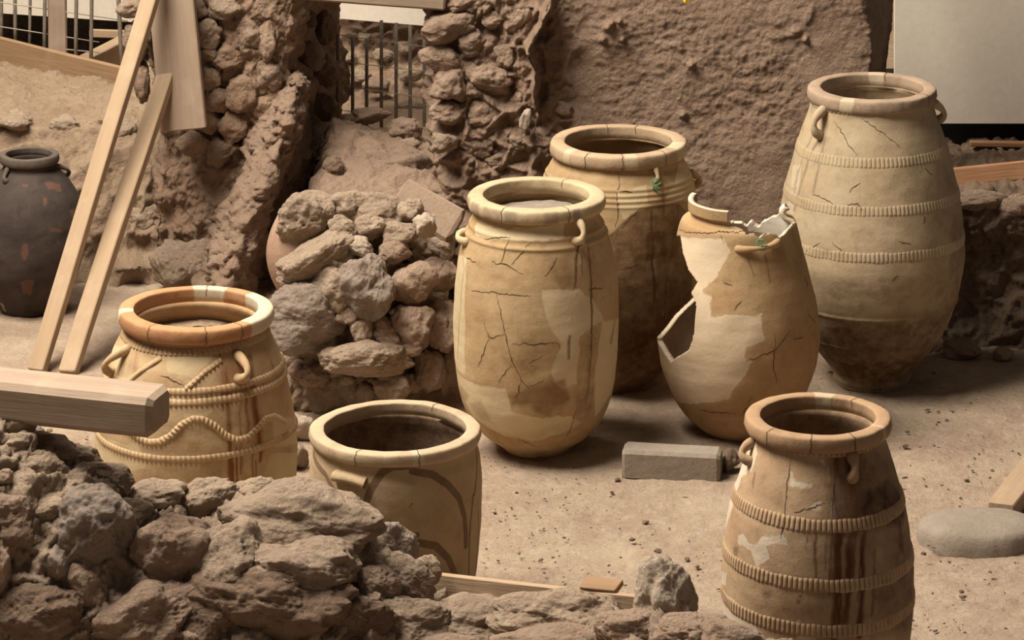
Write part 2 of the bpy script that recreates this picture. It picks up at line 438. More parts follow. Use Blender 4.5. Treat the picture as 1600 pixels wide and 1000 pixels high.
class Jar: pass
def jar(name, label, u, ybase, prof, rim, mat, rim_mat=None, paint=None, seed=0, nth=320, nz=220, thick=0.026,
        ridges=(), cut=None, inner_mat=None, cat='jar'):
    j = Jar(); j.base = G(u, ybase); j.Y = j.base[1]; j.seed = seed; j.name = name
    j.root = thing(name, j.base, label, cat, 'ancient clay storage jars')
    yc, hwo, hwi, lip = rim
    pz = lambda y: W(u, y, j.Y)[2]
    pr = lambda y, hw: hw*dep(W(u, y, j.Y))/F
    lipm = lip/F*j.Y
    j.ztop = pz(yc); j.ro, j.ri = pr(yc, hwo), pr(yc, hwi)
    zt = j.ztop-lipm*0.92
    pts = sorted([(pz(y), pr(y, hw)) for y, hw in prof])
    pts = [(z, r) for z, r in pts if 0.01 < z < zt-0.008]
    rb = pr(ybase, prof[-1][1]) if prof[-1][0] >= ybase else pts[0][1]
    pts = [(0.0, rb)]+pts
    neck = pts[-1][1]
    pts.append((zt, neck if prof[0][0] > yc else neck))
    j.zs = [p[0] for p in pts]; Rf0 = pchip([p[0] for p in pts], [p[1] for p in pts])
    rl = [(pz(y), hgt, wd) for y, hgt, wd in ridges]
    def Rf(z):
        z = np.asarray(z, float); r = Rf0(z)
        for zc, hgt, wd in rl: r = r+hgt*np.exp(-((z-zc)/wd)**2)
        return r
    j.R = Rf; j.zt = zt
    def surfR(th, z):
        th = np.asarray(th, float); z = np.asarray(z, float); r = Rf(z)
        Q = np.stack([np.cos(th)*r, np.sin(th)*r, z], axis=1)+seed*3.7
        return r + 0.007*pn(Q*3.0) + 0.0020*pn(Q*13.0) + 0.0006*pn(Q*np.array([14, 14, 40.]))
    j.surfR = surfR
    def pos(th, z, off=0.0):
        th = np.atleast_1d(np.asarray(th, float)); z = np.atleast_1d(np.asarray(z, float)); r = surfR(th, z)+off
        return np.stack([j.base[0]+r*np.cos(th), j.base[1]+r*np.sin(th), j.base[2]+z], axis=1)
    j.pos = pos
    def hit(px, py):
        d = ray(px, py); o = np.array([0, 0, H])-j.base
        t = np.linspace((j.Y-1.2)/d[1], (j.Y+0.1)/d[1], 2600)
        P = o[None, :]+t[:, None]*d[None, :]
        rho = np.hypot(P[:, 0], P[:, 1]); ok = (P[:, 2] >= 0) & (P[:, 2] <= zt)
        g = np.where(ok, rho-Rf(P[:, 2]), 9)
        k = np.argmax(g <= 0) if (g <= 0).any() else np.argmin(g)
        return math.atan2(P[k, 1], P[k, 0]), float(np.clip(P[k, 2], 0, zt))
    j.hit = hit
    def rel(th):
        return (np.asarray(th)+math.pi/2+math.pi) % (2*math.pi)-math.pi
    def uv(pts):
        out = []
        for px, py in pts:
            th, z = hit(px, py); out.append((float(rel(th)), z))
        return out
    j.uv = uv
    # body mesh : outside up, inside down
    zo = np.linspace(0, zt, nz); th = np.linspace(0, 2*math.pi, nth, endpoint=False)
    rows = []; 
    TH, ZZ = np.meshgrid(th, zo); ro = surfR(TH.ravel(), ZZ.ravel())
    outer = np.stack([ro*np.cos(TH.ravel()), ro*np.sin(TH.ravel()), ZZ.ravel()], axis=1)
    nout = len(outer)
    V = [outer]; faces = [grid_faces(nz, nth, True)]
    if cut is None:
        zi = np.linspace(zt, 0.04, 50); ri = np.minimum(Rf(zi)-thick, Rf(zi)*0.93)
        ri = np.minimum(ri, j.ri+(zt-zi)*0.7); ri = np.clip(ri, 0.02, None)
        TI, ZI = np.meshgrid(th, zi); RI = np.repeat(ri, nth)
        inner = np.stack([RI*np.cos(TI.ravel()), RI*np.sin(TI.ravel()), ZI.ravel()], axis=1)
        V.append(inner); n2 = nz+len(zi)
        faces = [grid_faces(n2, nth, True)]
        V = np.concatenate(V); F_ = faces[0].tolist()
        F_.append([(n2-1)*nth+k for k in range(nth)]); F_.append(list(range(nth))[::-1])
    else:
        V = V[0]; fa = faces[0]
        ctr = V[fa].mean(axis=1)
        wpt = ctr+j.base
        dd = wpt[:, 1]; px = 800+F*wpt[:, 0]/dd
        py = V0+F*(H-wpt[:, 2])/dd
        front = ctr[:, 0]*wpt[:, 0]+ctr[:, 1]*wpt[:, 1] < 0
        keep = ~cut(px, py, front, ctr)
        F_ = fa[keep].tolist(); F_.append(list(range(nth))[::-1])
    body = mk('body', V+j.base, F_, mat, j.root, origin=j.base)
    j.body = body
    # painted fields on the outside surface
    NV = len(V); cream = np.full(NV, -1.0); dark = np.zeros(NV); drip = np.zeros(NV); stripe = np.full(NV, -1.0)
    p = paint or {}
    rt = rel(TH.ravel()); S = np.stack([rt*np.repeat(Rf(zo), nth), ZZ.ravel()], axis=1)
    def su(pts):
        return [(a*float(Rf(z)), z) for a, z in uv(pts)]
    k0 = F/dep(np.array([j.base[0], j.Y, j.ztop/2]))
    for poly in p.get('cream', ()): cream[:nout] = np.maximum(cream[:nout], poly_sdf(S, su(poly)))
    for poly in p.get('tan', ()): cream[:nout] = np.minimum(cream[:nout], -poly_sdf(S, su(poly)))
    for poly, soft, st in p.get('dark', ()):
        dark[:nout] = np.maximum(dark[:nout], st*sstep(-soft, soft, poly_sdf(S, su(poly))))
    for z0, z1, st in p.get('dark_below', ()):
        a, b = pz(z0), pz(z1); dark[:nout] = np.maximum(dark[:nout], st*(1-sstep(b, a, S[:, 1])))
    for poly, soft, st in p.get('stain', ()):
        drip[:nout] = np.maximum(drip[:nout], st*sstep(-soft, soft, poly_sdf(S, su(poly))))
    S2 = S+np.stack([0.007*pn(np.stack([0*S[:, 1], S[:, 1]*11, S[:, 1]*0+seed], axis=1))+0.003*pn(np.stack([S[:, 0]*30, S[:, 1]*40, S[:, 1]*0], axis=1)), 0*S[:, 1]], axis=1)
    for ln, w, st in p.get('drip', ()):
        wm = w/2/k0; drip[:nout] = np.maximum(drip[:nout], st*(1-sstep(wm*0.3, wm*1.3, line_dist(S2, su(ln))+0.5*wm*pn(np.stack([S[:, 0]*9, S[:, 1]*14, S[:, 1]*0+3], axis=1)))))
    for ln, w in p.get('stripe', ()):
        stripe[:nout] = np.maximum(stripe[:nout], w/2/k0-line_dist(S, su(ln)))
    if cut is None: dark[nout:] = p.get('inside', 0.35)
    for nm, arr in (('cream', cream), ('dark', dark), ('drip', drip), ('stripe', stripe)):
        at = body.data.attributes.new(nm, 'FLOAT', 'POINT'); at.data.foreach_set('value', arr.astype(np.float32))
    # cracks : thin dirt-filled lines following the wall
    rs = np.random.RandomState(seed+50); cv, cf = [], []
    for ln in p.get('crack', ()):
        q = np.array(uv(ln)); 
        L = np.concatenate([[0], np.cumsum(np.hypot(np.diff(q[:, 0])*0.3, np.diff(q[:, 1])))])
        n = max(6, int(L[-1]/0.009)); t = np.linspace(0, L[-1], n)
        a = np.interp(t, L, q[:, 0])+rs.normal(size=n)*0.006; z = np.interp(t, L, q[:, 1])+rs.normal(size=n)*0.0018
        wd = 0.00115*(0.35+0.9*np.sin(np.linspace(0.15, math.pi-0.15, n)))*rs.uniform(0.5, 1.3, n)
        da, dz_ = np.gradient(a)*0.3, np.gradient(z); l = np.hypot(da, dz_)+1e-9
        na, nz_ = -dz_/l, da/l
        cv, cf, o0 = [], [], 0
        for sgn in (1, -1):
            pp = pos(a-math.pi/2+sgn*na*wd/0.3, np.clip(z+sgn*nz_*wd, 0.003, zt), 0.0008)
            cv.extend(pp.tolist())
        for i in range(n-1): cf.append([o0+i, o0+i+1, o0+n+i+1, o0+n+i])
        mk('crack', cv, cf, M['crack'], j.root, origin=j.base)
    # rim
    if cut is None:
        h = lipm; w = j.ro-j.ri; ri, r2 = j.ri, j.ro
        sec = [(ri+.01*w, -1.1*h), (ri, -.5*h), (ri, -.14*h), (ri+.015*w, -.04*h), (ri+.06*w, 0), (ri+.3*w, .025*h), (ri+.6*w, .02*h), (r2-.16*w, -.01*h), (r2-.07*w, -.06*h), (r2-.02*w, -.15*h),
               (r2, -.28*h), (r2+.002, -.58*h), (r2-.01*w, -.80*h), (r2-.05*w, -.94*h), (r2-.15*w, -1.02*h), (r2-.45*w, -1.06*h)]
        sec = np.array(sec); ns = len(sec); nt = 200; tt = np.linspace(0, 2*math.pi, nt, endpoint=False)
        V = np.zeros((nt, ns, 3))
        rr = sec[None, :, 0]+0*tt[:, None]; zz = j.ztop+sec[None, :, 1]+0*tt[:, None]
        Q = np.stack([np.cos(tt)[:, None]*rr, np.sin(tt)[:, None]*rr, zz], axis=2).reshape(-1, 3)
        nn = pn(Q*4+seed)*0.005+pn(Q*16+seed)*0.0018+pn(Q*45+seed)*0.0010
        rad = rr.reshape(-1)+nn; zz = zz.reshape(-1)+pn(Q*3.1+seed+9)*0.004+pn(Q*20+seed+5)*0.0012
        V = np.stack([np.cos(np.repeat(tt, ns))*rad, np.sin(np.repeat(tt, ns))*rad, zz], axis=1)
        f = grid_faces(nt, ns, True).tolist()
        f += [[(nt-1)*ns+k, (nt-1)*ns+(k+1) % ns, (k+1) % ns, k] for k in range(ns)]
        j.rim = mk('rim', V+j.base, [q[::-1] for q in f], rim_mat or mat, j.root, origin=j.base)
        sd = np.full(len(V), -1.0)
        for ang, wd in p.get('rim_cream', ()):
            a = np.abs((np.repeat(tt, ns)+math.pi/2-math.radians(ang)+math.pi) % (2*math.pi)-math.pi)*j.ro
            sd = np.maximum(sd, wd-a)
        at = j.rim.data.attributes.new('cream', 'FLOAT', 'POINT'); at.data.foreach_set('value', sd.astype(np.float32))
        at = j.rim.data.attributes.new('stripe', 'FLOAT', 'POINT'); at.data.foreach_set('value', np.full(len(V), -1, np.float32))
        dk = np.zeros(len(V))
        for ang, wd, st in p.get('rim_dark', ()):
            a = np.abs((np.repeat(tt, ns)+math.pi/2-math.radians(ang)+math.pi) % (2*math.pi)-math.pi)*j.ro
            dk = np.maximum(dk, st*sstep(wd, wd*.5, a)*(np.tile(sec[:, 0], nt) > ri+.85*w))
        at = j.rim.data.attributes.new('dark', 'FLOAT', 'POINT'); at.data.foreach_set('value', dk.astype(np.float32))
        # cracks across the lip
        cv, cf = [], []
        for ang in p.get('rim_crack', ()):
            a0 = math.radians(ang)-math.pi/2; cv, cf, o0 = [], [], 0
            k = np.arange(1, ns-1)
            for sgn in (1, -1):
                aa = a0+sgn*0.0010/j.ro+0.01*np.sin(k*1.7+ang)
                r_ = sec[k, 0]; z_ = j.ztop+sec[k, 1]
                Q = np.stack([np.cos(aa)*r_, np.sin(aa)*r_, z_], axis=1)
                nn = pn(Q*4+seed)*0.005+pn(Q*16+seed)*0.0018+pn(Q*45+seed)*0.0010
                cr, cz = ri+.5*w, j.ztop-.5*h
                dv = np.stack([r_-cr, z_-cz], axis=1); dv /= np.linalg.norm(dv, axis=1)[:, None]
                r2_ = r_+nn+dv[:, 0]*.0016; z2_ = z_+pn(Q*3.1+seed+9)*0.004+pn(Q*20+seed+5)*0.0012+dv[:, 1]*.0016
                cv.extend((np.stack([np.cos(aa)*r2_, np.sin(aa)*r2_, z2_], axis=1)+j.base).tolist())
            n = len(k)
            for i in range(n-1): cf.append([o0+i, o0+i+1, o0+n+i+1, o0+n+i])
            mk('rim_crack', cv, cf, M['crack'], j.root, origin=j.base)
    return j

def cord(j, pts, hz, dp, lam, mat, name='rope_band', depth=0.35, closed=False, slant=0.0, notch=False):
    """a clay cord laid on the jar along pts (rel. angle, z): half height hz, stand-off dp, bead length lam"""
    q = np.array(pts, float)
    Rm = float(j.R(q[:, 1].mean()))
    L = np.concatenate([[0], np.cumsum(np.hypot(np.diff(q[:, 0])*Rm, np.diff(q[:, 1])))])
    n = max(12, int(L[-1]/lam*10)); t = np.linspace(0, L[-1], n, endpoint=not closed)
    a = np.interp(t, L, q[:, 0]); z = np.interp(t, L, q[:, 1])
    if not closed and len(q) > 2:                       # smooth the corners
        k = np.ones(9)/9
        zp = np.pad(z, 4, mode='edge'); ap = np.pad(a, 4, mode='edge'); z = np.convolve(zp, k, 'valid'); a = np.convolve(ap, k, 'valid')
    da, dz_ = np.gradient(a)*Rm, np.gradient(z); l = np.hypot(da, dz_)+1e-9; na, nz_ = -dz_/l, da/l
    sg = np.linspace(-1, 1, 9); V = []
    wob = 1+0.18*pn(np.stack([a*6, z*20, 0*a+j.seed], axis=1))
    for s in sg:
        ph = 2*math.pi*(t/lam+slant*s)
        cut_ = np.exp(-(((t/lam+slant*s+.5) % 1-.5)/.15)**2) if notch else (0.5+0.5*np.cos(ph))**1.5
        md = 1-depth*cut_*(1 if not notch else (1-abs(s)**4))
        off = dp*(math.sqrt(max(0, 1-s*s)) if not notch else math.sqrt(max(0, 1-s**4)))*md*wob-0.0015
        V.append(j.pos(a-math.pi/2+na*s*hz*wob/Rm, np.clip(z+nz_*s*hz*wob, 0.002, j.zt), off))
    V = np.stack(V, axis=1).reshape(-1, 3); ns = len(sg)
    f = grid_faces(n, ns).tolist()
    if closed: f += [[(n-1)*ns+k, (n-1)*ns+k+1, k+1, k] for k in range(ns-1)]
    o = mk(name, V, f, mat, j.root, origin=j.base)
    sd = np.full(len(V), -1.0, np.float32)
    for nm in ('cream', 'stripe'):
        at = o.data.attributes.new(nm, 'FLOAT', 'POINT'); at.data.foreach_set('value', sd)
    return o
def ring(j, ypx, u, hz, dp, lam, mat, **kw):
    """a full ring whose front shows at pixel row ypx"""
    z = j.hit(u, ypx)[1]
    a = np.linspace(-math.pi, math.pi, 60)
    zz = z+0.004*np.sin(a*2+j.seed)
    zz[-1] = zz[0]
    return cord(j, list(zip(a, zz)), hz, dp, lam, mat, closed=True, **kw)
def handle(j, a, b, out, r, mat, name='handle', flat=1.0, label=None):
    """loop from pixel a to pixel b on the wall"""
    (t0, z0), (t1, z1) = j.uv([a, b]); n = 22; s = np.linspace(0, 1, n)
    off = out*np.sin(math.pi*s)**0.62-0.006
    P = j.pos(t0+(t1-t0)*s-math.pi/2, z0+(z1-z0)*s, off)
    rr = r*(1+0.25*np.cos(2*math.pi*s))*(1+0.08*pn(P*40))
    V, f = tube(P, rr, 12)
    o = mk(name, V, f, mat, j.root, origin=j.base)
    for nm in ('cream', 'stripe'):
        at = o.data.attributes.new(nm, 'FLOAT', 'POINT'); at.data.foreach_set('value', np.full(len(V), -1, np.float32))
    tag(o, label); return o
def twine(j, a, r=0.02):
    t, z = j.uv([a])[0]; p = j.pos(t-math.pi/2, z, 0.012)[0]
    k = np.linspace(0, 4*math.pi, 40); s = k/(4*math.pi)
    P = np.stack([p[0]+0.012*np.cos(k)+0.01*(s-.5), p[1]-0.006+0.012*np.sin(k)*0.4, p[2]+r*np.sin(k*0.5+1)*(1-s*0.4)], axis=1)
    V, f = tube(P, 0.0022, 6); return tag(mk('wire_tie', V, f, M['green'], j.root, origin=j.base), 'green twine tie')
def fill(j, ypx_depth, mat, name='earth_fill'):
    """earth standing inside a jar, depth below the lip in metres"""
    z = j.ztop-ypx_depth; r = float(min(j.R(min(z, j.zt))-0.024, 9)) if z < j.zt-0.03 else j.ri-0.004
    nr, nt = 14, 60; V = [[0, 0, z]]
    for i in range(1, nr+1):
        for k in range(nt):
            a = 2*math.pi*k/nt; rr = r*i/nr; V.append([rr*math.cos(a), rr*math.sin(a), z])
    V = np.array(V); V[:, 2] += 0.012*pn(V*7+j.seed)+0.004*pn(V*30)
    f = [[0, 1+k, 1+(k+1) % nt] for k in range(nt)]
    for i in range(nr-1):
        for k in range(nt): f.append([1+i*nt+k, 1+(i+1)*nt+k, 1+(i+1)*nt+(k+1) % nt, 1+i*nt+(k+1) % nt])
    return mk(name, V+j.base, f, mat, j.root, origin=j.base)

exec_order = 'structure first, then things'
# ================================================================== SETTING
# ---- floor
def floor_h(Q):
    return 0.022*fbm(Q*np.array([1.1, 1.1, 0])+5, 3) + 0.006*fbm(Q*np.array([9, 9, 0])+2, 3) + 0.003*fbm(Q*np.array([34, 34, 0])+8, 2)
xs = np.linspace(-2.9, 2.7, 420); ys = np.linspace(8.2, 14.9, 440)
XX, YY = np.meshgrid(xs, ys)
P = np.stack([XX, YY, 0*XX], axis=2)
o = surf('floor', P, lambda Q, N: floor_h(Q), M['floor'], origin=(0, 11.5, 0)); tag(o, kind='structure')

def relief(Q, amp=1.0, sc=1.0, cob=0.0, cs=9.0):
    d = amp*(0.030*fbm(Q*3.0*sc, 3) + 0.018*fbm(Q*9*sc+7, 4, 2.1, 0.6, True) + 0.006*fbm(Q*40*sc+3, 3, 2.1, .6))
    if cob:
        F1, F2 = worley(Q*cs+0.25*np.stack([pn(Q*14), pn(Q*14+9), pn(Q*14+20)], axis=1))
        d = d + cob*(np.clip(F2-F1, 0, 0.5)*2-0.5)
    return d

# ---- back wall (mud-plastered, rubble at its left end)
YW = 13.8
wxl, wxr = W(664, 150, YW)[0], W(1405, 100, YW)[0]
nzw, nxw = 330, 400
zg = np.linspace(-0.05, 1.75, nzw); sg = np.linspace(0, 1, nxw)
P = np.zeros((nzw, nxw, 3))
for i, z in enumerate(zg):
    v_l = np.interp(z, [0, .5, .66, .8, 1.0, 1.18, 1.75], [700, 676, 668, 664, 668, 660, 652])
    xl = (v_l-800)/F*13.8; xr = wxr + 0.02*math.sin(z*7)
    P[i, :, 0] = xl+(xr-xl)*sg
    e = sg*(xr-xl)
    Yf = YW + 0.03*np.cos(e*2.0) + 0.30*np.exp(-e/0.030)*0.6 + 0.45*sstep(0.15+0.03*math.sin(z*11), 0.0, (xr-xl)-e) + 0.03*(z-0.7)
    P[i, :, 1] = Yf
    P[i, :, 2] = z
def wall_disp(Q, N):
    d = 0.020*fbm(Q*2.5, 3)+(0.0045*fbm(Q*np.array([9, 9, 14.])+7, 4, 2.1, .62, True)+0.0036*fbm(Q*np.array([32, 32, 46.])+3, 3, 2.1, .65))*(0.75+1.3*pn(Q*3.3+31))
    # rubble towards the left end
    k = sstep(0.33, 0.05, Q[:, 0])
    F1, F2 = worley(Q*np.array([8, 8, 9.])+0.3*np.stack([pn(Q*12), pn(Q*12+9), pn(Q*12+20)], axis=1))
    d += k*(0.05*(np.clip(F2-F1, 0, .5)*2-.55) + 0.02*fbm(Q*14, 3, 2.1, .6, True))
    # the deep crevice between rubble and plaster
    cr = np.array([W(*q, YW)[[0, 2]] for q in ((868, -60), (860, 0), (847, 35), (826, 68), (838, 108), (836, 150), (842, 185), (828, 225))])
    dist = line_dist(Q[:, [0, 2]], cr)
    w = 0.010+0.008*pn(Q*9)
    d -= 0.15*np.exp(-((dist+0.010*pn(Q*22))/w)**2)*(0.55+0.45*np.clip(pn(Q*4.1+4)*3, -1, 1))
    # cracked step near the right-hand corner, and pits
    st = np.array([W(*q, YW)[[0, 2]] for q in ((1200, 56), (1235, 52), (1258, 45), (1266, 15), (1275, -40))])
    d -= 0.012*np.exp(-((line_dist(Q[:, [0, 2]], st)+.012*pn(Q*18))/0.012)**2)*sstep(-.3, .3, pn(Q*9+2))
    for q in ((942, 62, 5), (950, 42, 5), (957, 35, 3), (968, 33, 3), (973, 62, 3), (1080, 100, 4), (1067, 178, 4), (1258, 60, 4)):
        c = W(q[0], q[1], YW)[[0, 2]]; d -= 0.03*np.exp(-(np.hypot(Q[:, 0]-c[0], Q[:, 2]-c[1])/(q[2]*0.0026))**2)
    return d
wall_back = surf('wall_back', P, wall_disp, M['plaster'], origin=(0.6, YW, 0)); tag(wall_back, kind='structure'); as_parent(wall_back)
for q in ((700, 42, 84, 48), (772, 30, 40, 30), (690, 88, 66, 50), (702, 132, 62, 58), (700, 172, 58, 38), (764, 122, 66, 52), (786, 86, 44, 40),
          (742, 66, 50, 40), (812, 155, 30, 36), (842, 112, 28, 26), (818, 120, 30, 26), (878, 168, 40, 26), (808, 216, 44, 34), (852, 216, 56, 30),
          (908, 8, 44, 26), (812, 32, 44, 50), (760, 176, 60, 46), (745, 225, 60, 40), (870, 90, 26, 18), (726, 5, 50, 26), (800, 60, 34, 30), (780, 250, 50, 34)):
    stone(q[0], q[1], q[2], q[3], YW+0.045, 'stone_pink', wall_back, sub=5, rough=1.1, dz=0.9, tilt=random.uniform(-15, 15))
stone(693, 224, 44, 38, YW+0.0, 'stone_tan', wall_back, dz=.9)
stone(821, 187, 17, 42, YW-0.03, 'stone_pale', wall_back, sub=4, rough=.4, dz=.8, tilt=8)

# ---- left low wall with a dusty top
def lw_prof(x):
    w = 0.05*math.sin(x*5)
    return [(14.36, -.03), (14.42+w*.3, zv(425, 14.42)), (14.50+w, zv(340, 14.5)), (14.58+w, zv(255, 14.58)), (14.70+w, zv(196, 14.7)), (14.95, zv(160, 14.95)), (15.4, zv(126, 15.4)), (15.85, zv(94, 15.85)), (15.92, .2)]
xs = np.linspace(-2.25, -1.25, 200)
def lw_disp(Q, N):
    k = sstep(0.56, 0.42, Q[:, 2])
    F1, F2 = worley(Q*np.array([5, 5, 6.])+0.3*np.stack([pn(Q*8), pn(Q*8+9), pn(Q*8+20)], axis=1))
    return relief(Q, 0.8+0*k) + (0.25+.75*k)*0.05*(np.clip(F2-F1, 0, .5)*2-.5) - 0.10*np.exp(-((Q[:, 2]-0.05)/0.045)**2)*sstep(-1.55, -1.42, Q[:, 0])
wall_left = surf('wall_left', sweep_sheet(xs, lw_prof, 230), lw_disp, M['bank_dust'], origin=(-2, 14.6, 0)); tag(wall_left, kind='structure'); as_parent(wall_left)
for q in ((15, 190, 60, 30, 14.66), (100, 197, 50, 34, 14.66), (148, 200, 36, 30, 14.66), (30, 185, 40, 24, 14.72), (200, 205, 40, 36, 14.62), (180, 285, 50, 40, 14.55), (220, 340, 70, 50, 14.5), (160, 370, 60, 40, 14.48)):
    stone(q[0], q[1], q[2], q[3], q[4]+.03, 'stone_tan', wall_left, sub=5, rough=1.0, dz=.8)

# ---- right low retaining wall
def rw_prof(x):
    w = 0.03*math.sin(x*9)
    return [(13.58, -.03), (13.63+w, zv(510, 13.63)), (13.68+w, zv(420, 13.68)), (13.62+w, zv(350, 13.62)), (13.64, zv(312, 13.64)), (13.74, zv(290, 13.74)), (14.2, zv(254, 14.2)), (14.62, zv(222, 14.62))]
xs = np.linspace(1.36, 2.6, 170)
wall_right = surf('wall_right', sweep_sheet(xs, rw_prof, 200), lambda Q, N: relief(Q, 1.0, 1.3, 0.02, 10), M['low_wall'], origin=(2, 13.5, 0))
tag(wall_right, kind='structure'); as_parent(wall_right)
for q in ((1532, 312, 96, 26, 13.66, 'stone_pink'), (1588, 326, 60, 44, 13.64, 'stone_pink'), (1530, 378, 70, 34, 13.70, 'stone_dark_and_shaded'), (1572, 400, 60, 40, 13.72, 'stone_dark_and_shaded'),
          (1525, 440, 56, 40, 13.74, 'stone_dark_and_shaded'), (1580, 470, 60, 44, 13.72, 'stone_dark_and_shaded')):
    stone(*q[:5], q[5], wall_right, dz=.7, sharp=9, dmin=.72)  # lower stones are coloured darker for the shade beside the tall jar

# ---- ground beyond the walls
xs = np.linspace(-2.9, 3.2, 220); ys = np.linspace(14.55, 19.5, 170)
XX, YY = np.meshgrid(xs, ys)
ZZ = np.where(XX > -1.2, 0.44, 0.10) + np.where(XX > 1.1, 0.004, 0)
P = np.stack([XX, YY, ZZ], axis=2)
o = surf('terrace_floor', P, lambda Q, N: 0.9*relief(Q, .6), M['dust'], origin=(0, 16, 0)); tag(o, 'pale dusty ground beyond the ruined walls', kind='structure')

# bank seen through the doorway
xs = np.linspace(-1.25, 0.1, 150)
bank = surf('bank', sweep_sheet(xs, lambda x: [(15.3, .40), (15.5, zv(140, 15.5)), (15.64, zv(95, 15.64)), (15.72, zv(50, 15.72)), (15.8, zv(-20, 15.8))], 130),
            lambda Q, N: relief(Q, .8, 1, 0.025, 13), M['earth'], origin=(-.6, 15.6, .4)); tag(bank, 'stony brown earth bank behind the iron railing in the doorway', 'earth bank'); as_parent(bank)
for q in ((640, 166, 50, 18, 15.3), (590, 135, 50, 20, 15.42), (560, 120, 36, 22, 15.5), (640, 115, 36, 24, 15.5), (600, 85, 30, 20, 15.62), (570, 60, 26, 18, 15.65), (630, 75, 26, 20, 15.62), (545, 90, 26, 18, 15.6)):
    stone(*q, 'stone_tan', bank, sub=4, dz=.8)

# ---- earth sill in the doorway between pillar and wall
def sill_prof(x):
    t = max(0, min(1, (x+0.68)/0.33)); k = .2+.8*float(sstep(-.86, -.67, np.array(x)))
    return [(a, b if b < 0 else b*k) for a, b in [(13.55, -.03), (13.62, zv(460, 13.62)), (13.7, zv(370, 13.7)), (13.86, zv(308, 13.86)), (14.1, zv(262, 14.1)), (14.4, zv(215+14*t, 14.4)), (14.65, zv(178+38*t, 14.65)), (14.85, .40), (15.0, .3)]]
xs = np.linspace(-1.0, -0.24, 130)
sill = surf('doorway_sill', sweep_sheet(xs, sill_prof, 200), lambda Q, N: relief(Q, .9, 1, 0.012, 7), M['plaster'], origin=(-.6, 14.2, 0))
tag(sill, kind='structure'); as_parent(sill)
for q in ((575, 180, 66, 28, 14.75, 'stone_pink'), (632, 200, 66, 40, 14.6, 'stone_pink'), (640, 225, 34, 18, 14.45, 'stone_tan'), (630, 262, 90, 46, 14.1, 'stone_pink'), (520, 262, 40, 34, 14.1, 'stone_dark_and_shaded')):
    stone(*q[:5], q[5], sill, dz=.9)

# ---- ruined pillar
pil = thing('ruined_pillar', G(385, 440), 'tall rubble and earth pillar with dark right flank, left of the doorway', 'pillar')
npz, npx = 300, 240
zg = np.linspace(-0.05, 1.75, npz); sg = np.linspace(0, 1, npx); P = np.zeros((npz, npx, 3))
for i, z in enumerate(zg):
    ul = np.interp(z, [0, .26, .52, .78, .95, 1.13, 1.5], [215, 225, 240, 222, 206, 196, 190])
    ur = np.interp(z, [0, .39, .54, .7, .87, 1.04, 1.2, 1.5], [520, 520, 536, 524, 518, 528, 522, 540])
    xl, xr = (ul-800)/F*14.4, (ur-800)/F*14.4
    x = xl+(xr-xl)*sg; P[i, :, 0] = x; P[i, :, 2] = z
    uu = 800+x*F/14.4
    edge = np.interp(z, [0, .43, .78, 1.04, 1.5], [455, 455, 440, 462, 480])
    Yf = 14.30 + 0.05*np.cos(sg*5) + 0.10*(1-z)*0.2
    Yf = Yf + 0.90*sstep(edge-4, edge+84, uu) + 0.4*sstep(0.08, 0, sg)
    P[i, :, 1] = Yf
surf('earth_core', P, lambda Q, N: relief(Q, 0.9, 1.2, 0.02+.015*0, 9), M['earth'], pil)
for q in ((208, 12, 42, 32, 'stone_pale'), (212, 62, 36, 60, 'stone_tan'), (222, 125, 30, 60, 'stone_pink'), (325, 120, 42, 34, 'stone_tan'), (320, 50, 48, 50, 'stone_tan'), (354, 12, 58, 34, 'stone_pale'), (392, 52, 38, 50, 'stone_tan'),
          (360, 90, 50, 36, 'stone_pink'), (378, 148, 48, 64, 'stone_pink'), (340, 156, 38, 36, 'stone_pink'), (366, 198, 48, 46, 'stone_pink'), (416, 58, 36, 62, 'stone_tan'), (420, 114, 42, 44, 'stone_tan'),
          (300, 14, 40, 36, 'stone_pink'), (405, 15, 40, 32, 'stone_tan'), (412, 165, 44, 40, 'stone_pink'), (330, 190, 36, 30, 'stone_pink'), (402, 225, 40, 44, 'stone_pink'), (330, 85, 30, 26, 'stone_tan'), (345, 235, 50, 40, 'stone_pink'), (300, 225, 46, 34, 'stone_pink')):
    stone(q[0], q[1], q[2]*1.15, q[3]*1.15, 14.272, {'stone_tan': 'stone_pink', 'stone_pink': 'stone_brown', 'stone_pale': 'stone_tan'}[q[4]], pil, rough=1.1, dz=.8, tilt=random.uniform(-14, 14), sharp=9, dmin=.7)
for q in ((505, 40, 44, 50), (512, 108, 40, 50), (508, 170, 36, 44), (470, 30, 50, 40), (486, 90, 44, 44), (480, 140, 40, 44)):
    stone(q[0], q[1], q[2], q[3], 14.72 if q[0] > 500 else 14.5, 'stone_dark_and_shaded', pil, dz=.9)  # the flank's shade is put into a darker stone colour
# the ridge of wall that still stands out from the pillar's foot
spine = [(462, 128, 14.16, 12), (456, 150, 14.14, 20), (444, 195, 14.10, 27), (426, 245, 14.05, 31), (404, 300, 14.0, 35), (380, 360, 13.95, 40), (362, 410, 13.9, 46), (350, 470, 13.88, 52)]
sp = np.array([list(W(a, b, c))+[r*c/F] for a, b, c, r in spine]); t_ = np.linspace(0, len(sp)-1, 150)
ctr_ = np.stack([np.interp(t_, np.arange(len(sp)), sp[:, k]) for k in range(4)], axis=1)
ang_ = np.linspace(0, 2*math.pi, 90, endpoint=False)
V = np.zeros((150, 90, 3))
for i in range(150):
    V[i, :, 0] = ctr_[i, 0]+ctr_[i, 3]*np.cos(ang_); V[i, :, 1] = ctr_[i, 1]+ctr_[i, 3]*4.2*np.sin(ang_)+ctr_[i, 3]*3.0; V[i, :, 2] = ctr_[i, 2]
